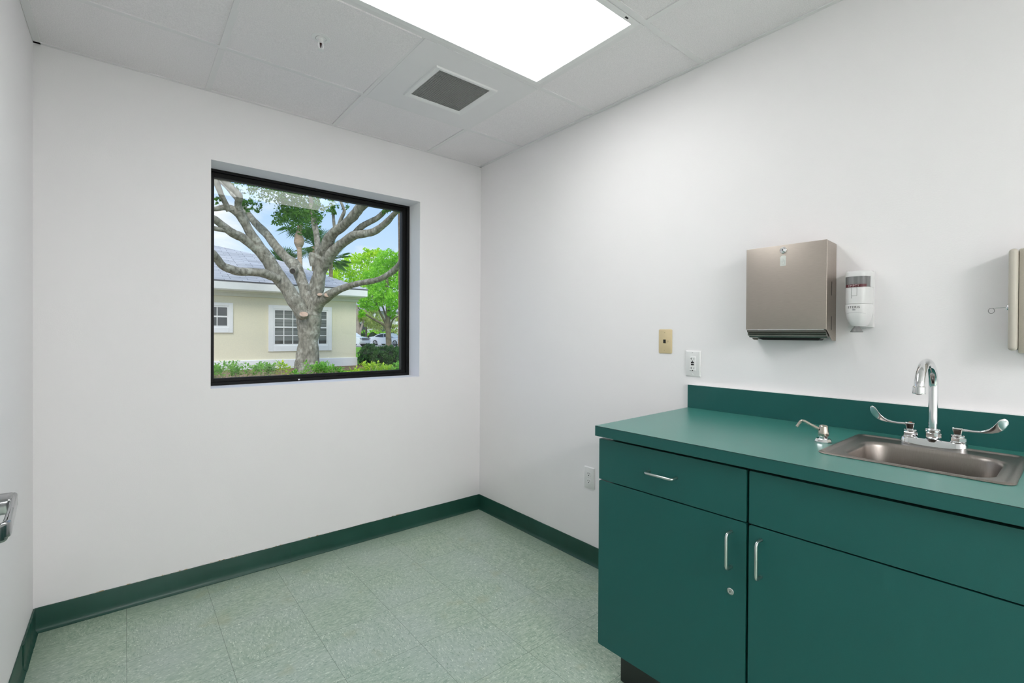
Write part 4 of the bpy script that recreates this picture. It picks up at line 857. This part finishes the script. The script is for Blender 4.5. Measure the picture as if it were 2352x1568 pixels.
tree('broadleaf_tree', 'bright green tree with a forked trunk standing in front of the white sedan', TREE2, LEAF['t2'], BRIGHT, .15, (14.9, 33.9, -.1), mult=2.8)
tree('broadleaf_tree', 'yellow-green treetop rising behind the house roof, right of the oak', {'t': [(41.0-3, 53, -.2, .3), (41.0-3, 53, 5, .2)]}, LEAF['t4'], LIME, .24, (38, 53, -.2), mult=1.5)
tree('broadleaf_tree', 'pale olive tree in the distance between the two white cars', {'t': [(22.6, 57.6, -.2, .18), (22.6, 57.6, 2.4, .1)]}, LEAF['t5'], OLIVE, .2, (22.6, 57.6, -.2), mult=2.0, clump=.4)
tree('bare_tree', 'multi-stemmed bare grey trunk in the distance beside the cream house corner', TREE3, [], None, .1, (19, 53, -.2), bark=mat('pale_bark', (.38, .32, .26), rough=.9, col2=(.24, .2, .16), nscale=2))

def fan_palm(label, c, trunk, rad=1.3, nf=26, ang0=0, group=None, seed=0):
    random.seed(seed); c = Vector(c)
    t_ = thing('fan_palm', label, 'palm tree', (trunk[0][0], trunk[0][1], 0), group)
    bm = NB(); q, r = spline([p[:3] for p in trunk], [p[3] for p in trunk], 4); tube(bm, q, r, 14, jit=.12); obj('trunk', bm, PALMT, t_, ang=60)
    bm = NB()
    for i in range(nf):
        a = 2*pi*i*.618; el = R(random.uniform(-45, 75)); d = Vector((cos(a)*cos(el), sin(a)*cos(el), sin(el)))
        hub = c+d*rad*.5; tube(bm, [c, c+d*rad*.27, hub], [.018, .014, .01], 5, mi=0)
        u = d.cross(Vector((0, 0, 1))).normalized(); n = u.cross(d); nb = 19
        for k in range(nb):
            b = R(-125+250*k/(nb-1)); dd = (d*cos(b)+u*sin(b)+n*.12).normalized(); L_ = rad*.5*(1-.18*abs(b/2.2))*random.uniform(.9, 1.1)
            s_ = dd.cross(n).normalized()*.026; m_ = hub+dd*L_*.55; e2 = hub+dd*L_+Vector((0, 0, -.10*L_))
            v0 = bm.verts.new(hub); v1 = bm.verts.new(m_+s_); v2 = bm.verts.new(e2); v3 = bm.verts.new(m_-s_); bm.faces.new((v0, v1, v2)); bm.faces.new((v0, v2, v3))
    obj('fronds', bm, PALML, t_, smooth=False, keep=True); return t_
fan_palm('fan palm with a tan trunk and shaggy brown collar behind the oak', (4.9, 22.69, 6.78), [(4.86, 22.7, -.05, .15), (4.85, 22.71, 3.554, .133), (4.9, 22.68, 4.617, .12), (4.88, 22.7, 5.45, .115), (4.87, 22.72, 5.60, .15), (4.87, 22.72, 5.78, .24), (4.86, 22.72, 5.95, .25), (4.85, 22.73, 6.15, .20), (4.86, 22.7, 6.35, .14), (4.9, 22.69, 6.7, .13)], rad=1.25, seed=3)
fan_palm('dark fan palm crown right behind the centre limb of the oak', (6.39, 25.35, 6.25), [(6.39, 25.35, -.05, .14), (6.39, 25.35, 6.2, .12)], rad=1.35, seed=5)
fan_palm('low fan palm crown showing above the grey roof, left of the tan palm trunk', (4.785, 25.36, 5.0), [(4.785, 25.36, -.05, .14), (4.785, 25.36, 4.9, .12)], rad=1.15, seed=8)
fan_palm('fan palm crown in front of the yellow-green treetop', (7.42, 25.6, 5.62), [(7.42, 25.6, -.05, .12), (7.42, 25.6, 5.5, .1)], rad=1.3, seed=12)
t_ = thing('palm_trunk', 'slim brown palm trunk at the right edge of the window view', 'palm tree', (6.6, 14.81, 0))
bm = NB(); q, r = spline([(6.60, 14.81, 0.0), (6.60, 14.82, .99), (6.60, 14.81, 2.4), (6.60, 14.81, 3.45), (6.60, 14.83, 4.85), (6.58, 14.86, 6.1), (6.56, 14.9, 8.2)], [.13, .09, .08, .08, .08, .075, .07], 6); tube(bm, q, r, 12, jit=.1); obj('trunk', bm, mat('brown_palm_trunk', (.26, .19, .13), rough=.95, col2=(.17, .12, .08), nscale=6, stretch=(1, 1, 6)), t_, ang=60)
bm = NB()
for i in range(16):
    a = 2*pi*i/16; d = Vector((cos(a), sin(a), .5)).normalized(); c = Vector((6.56, 14.9, 8.1))
    q = [c+d*1.3*s_+Vector((0, 0, -1.1*s_*s_)) for s_ in (0, .25, .5, .75, 1, 1.2)]
    for s_ in range(len(q)-1):
        w_ = Vector((-sin(a), cos(a), 0))*.22*(1-.12*s_); v_ = [bm.verts.new(p_) for p_ in (q[s_]-w_*.8, q[s_]+w_*.8, q[s_+1]+w_*.7, q[s_+1]-w_*.7)]; bm.faces.new(v_)
obj('fronds', bm, PALML, t_, smooth=False, keep=True)

# hedges
def hedge(label, blobs, size, lm, base, mult=1.0, name='hedge'):
    t_ = thing(name, label, 'hedge', base)
    bm = NB()
    for x, y, z, r, n in blobs:
        g_ = bmesh.new(); bmesh.ops.create_icosphere(g_, subdivisions=2, radius=r*.74)
        for v in g_.verts: v.co = v.co*(1+.18*noise.noise(v.co*4)); v.co.z *= .95
        join(bm, g_, Matrix.Translation((x, y, z)))
    obj('inner_branches', bm, mat('hedge_core', (.010, .03, .010), rough=1), t_, ang=80)
    bm = NB(); cloud(bm, blobs, size, mult, .14, shell=True); obj('foliage', bm, lm, t_, smooth=False, keep=True); return t_
hedge('dark green clipped hedge beside the cream house corner', [(5.25, 14.7, .36, .40, 900), (5.55, 14.1, .38, .40, 900), (5.85, 13.75, .36, .38, 900), (6.1, 13.3, .30, .34, 700), (5.4, 14.9, .50, .34, 600), (5.9, 14.0, .50, .30, 500)], .046, HEDGEL, (5.6, 14.1, 0), 2.6)
hedge('small low green shrub at the right end of the dark hedge', [(6.15, 12.75, .17, .2, 300), (6.35, 12.5, .15, .18, 300)], .04, HEDGEL, (6.25, 12.6, 0), 1.2, name='shrub')
hedge('distant clipped hedge behind the parked cars', [(25.6+i*1.2, 66-i*.8, .75, 1.0, 500) for i in range(4)], .16, BRIGHT, (27.5, 65, -.2), 1.0)

# leafy plants under the window
def plant(x, y, ht, n, yel, label, seed):
    random.seed(seed); t_ = thing('leafy_shrub', label, 'shrub', (x, y, .0), 'leafy young shrubs below the window')
    st = NB(); lf = NB(); k = 4 if n > 1 else 3
    for s_ in range(k*n):
        a = random.uniform(0, 6.28); rr = random.uniform(.05, .26 if n > 1 else .16); top = Vector((x+cos(a)*rr, y+sin(a)*rr, ht*random.uniform(.72, .93)))
        b0 = Vector((x+cos(a)*rr*.25, y+sin(a)*rr*.25, .0)); mid = b0.lerp(top, .55)+rv()*.03
        tube(st, [b0, mid, top], [.008, .006, .004], 6)
        for j in range(42):
            d = rv(); d.z = abs(d.z)*.8-.12; d = d.normalized(); c = top+d*random.uniform(.02, .10)+Vector((0, 0, -random.uniform(0, .14)*(j % 2)))
            u = (d+rv()*.4).normalized(); L_ = random.uniform(.035, .066); sd_ = u.cross(Vector((0, 0, 1))).normalized()*L_*.40; nn_ = sd_.cross(u).normalized()*L_*.12
            v_ = [lf.verts.new(p_) for p_ in (c, c+u*L_*.6+sd_+nn_, c+u*L_*1.35, c+u*L_*.6-sd_+nn_)]; lf.faces.new((v_[0], v_[1], v_[2])); lf.faces.new((v_[0], v_[2], v_[3]))
    obj('stem', st, mat('pale_stem', (.42, .36, .24), rough=.8) if 'pale_stem' not in bpy.data.materials else bpy.data.materials['pale_stem'], t_)
    obj('leaves', lf, SHRUBY if yel else SHRUBL, t_, smooth=False, keep=True)
PL = [(-.509, 8.465, .60, 3, 0, 'leafy green shrub at the left end of the row below the window'), (-.16, 8.95, .60, 1, 0, 'thin tall-stemmed plant, second from the left below the window'), (.02, 8.7, .53, 2, 0, 'low green shrub in front of the cream house between its two windows'),
      (.30, 8.36, .575, 3, 0, 'bushy green shrub just left of the cream house window'), (.60, 7.70, .645, 1, 1, 'yellow-leaved shrub just left of the oak trunk'), (.86, 7.82, .47, 1, 0, 'low green sprig right in front of the oak trunk'),
      (1.08, 7.29, .63, 2, 0, 'leafy green shrub at the right side of the oak trunk'), (1.40, 7.41, .61, 2, 0, 'spreading green shrub right of the oak trunk base'), (1.70, 7.6, .50, 1, 0, 'small low plant below the house corner'), (1.80, 7.15, .55, 1, 1, 'small yellowish plant at the corner of the cream house'),
      (1.95, 6.74, .65, 1, 1, 'yellowish sprawling plant in front of the dark hedge'), (2.06, 6.4, .67, 2, 1, 'yellow-green shrub in front of the dark hedge, second from the right end'), (2.36, 6.3, .61, 3, 0, 'dense green shrub at the right end of the row below the window')]
for i, (x, y, h_, n, yl, lb) in enumerate(PL): plant(x, y, h_, n, yl, lb, 40+i)
random.seed(99)

# parked cars
def car(label, loc, az, prof, roofp, wid, wheels, wr=.33, suv=False):
    """prof: lower body outline (x forward, z up); roofp: greenhouse outline"""
    t_ = thing('parked_car', label, 'car', loc)
    Mx = Matrix.Translation(loc) @ Matrix.Rotation(az, 4, 'Z')
    def put(name, g_, m, par=t_, **k):
        bmesh.ops.transform(g_, matrix=Mx, verts=g_.verts); return obj(name, g_, m, par, **k)
    h = wid/2
    def shell(poly, ys):
        g_ = NB(); cx = sum(p[0] for p in poly)/len(poly); rings = []
        for y, sx, dz in ys: rings.append([(cx+(a-cx)*sx, y, b-dz*(b > .5)) for a, b in poly])
        loft(g_, rings); return g_
    put('body', shell(prof, [(-h, .965, .03), (-h*.93, .99, .0), (-h*.5, 1, -.01), (0, 1.005, -.015), (h*.5, 1, -.01), (h*.93, .99, 0), (h, .965, .03)]), CARW, ang=50)
    g_ = NB(); cx = sum(p[0] for p in roofp)/len(roofp)
    zb = min(p[1] for p in roofp); zt = max(p[1] for p in roofp)
    loft(g_, [[(a, y*(1-.16*(b-zb)/(zt-zb)), b) for a, b in roofp] for y in (-h*.92, -h*.5, 0, h*.5, h*.92)]); cab = put('cabin', g_, CARW, ang=50)
    n = len(roofp); c_ = Vector((cx, zb+.5*(zt-zb)))
    for s in (-1, 1):
        g_ = NB(); q = [(c_.x+(a-c_.x)*.86, zb+.03+(b-zb)*.80) for a, b in roofp]
        for x0, x1 in ((-9, cx-.03), (cx+.03, 9)):
            pl = [(min(max(a, x0), x1), b) for a, b in q]
            loft(g_, [[(a, s*(h*.925*(1-.16*(b-zb)/(zt-zb))+.0), b) for a, b in pl], [(a, s*(h*.925*(1-.16*(b-zb)/(zt-zb))+.012), b) for a, b in pl]])
        put('side_window', g_, CGL, cab, smooth=False)
    for x in wheels:
        for s in (-1, 1):
            g_ = NB(); lathe(g_, [(wr*.62, -.01), (wr*.66, 0), (wr*.95, 0), (wr, -.03), (wr, -.19), (wr*.9, -.21)], (x, s*h*1.005, wr), (0, s, 0), 26); wl = put('wheel', g_, TYRE, ang=30)
            g_ = NB(); lathe(g_, [(wr*.64, -.05), (wr*.64, .0), (wr*.58, -.012), (wr*.2, -.03), (wr*.16, 0), (.001, .002)], (x, s*h*1.005, wr), (0, s, 0), 26)
            put('rim', g_, RIM, wl, ang=20)
            g_ = NB()
            for k in range(5):
                a = 2*pi*k/5; c, s2 = cos(a), sin(a); pp = [(x+wr*r_*c-w_*s2, s*h*1.005+s*.004, wr+wr*r_*s2+w_*c) for r_, w_ in ((.22, -.05), (.58, -.05), (.58, .05), (.22, .05))]; pq = [(a_, b_-s*.03, c3) for a_, b_, c3 in pp]; loft(g_, [pp, pq])
            put('spoke_gap', g_, TYRE, wl, smooth=False)
    return t_, put
base = [(-2.25, .45), (-2.30, .75), (-2.22, .98), (-1.70, 1.06), (-.6, .96), (.9, .93), (1.5, .88), (2.05, .76), (2.28, .6), (2.30, .35), (2.1, .22), (-2.1, .22)]
cab = [(-1.75, 1.0), (-1.05, 1.34), (-.55, 1.43), (.05, 1.44), (.5, 1.36), (1.25, .93)]
cl_ = Vector((22.05, 49.35, -.18)); az = math.atan2(48.087-50.583, 22.756-21.287)
c_t, put = car('white sedan parked across the street behind the bright green tree', cl_, az, base, cab, 1.78, (-1.35, 1.35))
for s in (-1, 1):
    g_ = NB(); rbox(g_, -2.30, -1.98, s*.72-.18, s*.72+.18, .80, .93, .03); put('tail_light', g_, RED)
g_ = NB(); rbox(g_, .75, .92, -1.02, -.86, .95, 1.08, .04); put('wing_mirror', g_, CARW)
sb = [(-2.3, .5), (-2.32, .95), (-2.2, 1.1), (-.6, 1.1), (.95, 1.12), (1.6, 1.05), (2.12, .95), (2.30, .78), (2.33, .45), (2.2, .3), (-2.2, .3)]
sc_ = [(-2.2, 1.08), (-2.0, 1.62), (-1.2, 1.70), (0, 1.70), (.35, 1.62), (1.15, 1.10)]
d2 = Vector((cos(R(-58)), sin(R(-58)), 0)); tip = Vector((17.85, 46.1, -.18)); az2 = R(-58)
c_t, put = car('white utility vehicle with a dark grille, parked beside the cream house corner', tip-d2*2.3+Vector((0, 0, 0)), az2, sb, sc_, 1.85, (-1.4, 1.4), .36)
for z in (.72, .82, .92):
    g_ = NB(); rbox(g_, 2.24, 2.36, -.60, .60, z-.032, z+.032, .02); put('grille_bar', g_, CGL)
for a_ in (-.88, .64): g_ = NB(); rbox(g_, 2.2, 2.32, a_, a_+.24, .80, .95, .03); put('headlight', g_, RIM)

# far buildings
BLD = mat('pale_far_wall', (.82, .80, .74), rough=.9, noise_amt=.03)
b_ = thing('office_building', 'pale far building with white columns across the street', 'building', (30, 76, -.2))
bm = NB(); box(bm, 14, 62, 76, 84, -.2, 4.6); obj('wall', bm, BLD, b_, smooth=False)
bm = NB(); box(bm, 13, 63, 75, 85, 4.6, 5.1); prism(bm, [(74.5, 5.1), (85.5, 5.1), (80, 7.4)], 13, 63, 'x'); obj('roof', bm, mat('far_roof', (.40, .40, .42), rough=.9), b_, smooth=False)
for i in range(12): bm = NB(); box(bm, 15+i*4, 15.5+i*4, 74.9, 75.4, -.2, 4.6); obj('column', bm, TRIMW, b_, smooth=False)
for i in range(11): bm = NB(); box(bm, 16.3+i*4, 18.2+i*4, 75.97, 76.01, .9, 2.9); obj('window', bm, DGLASS, b_, smooth=False)
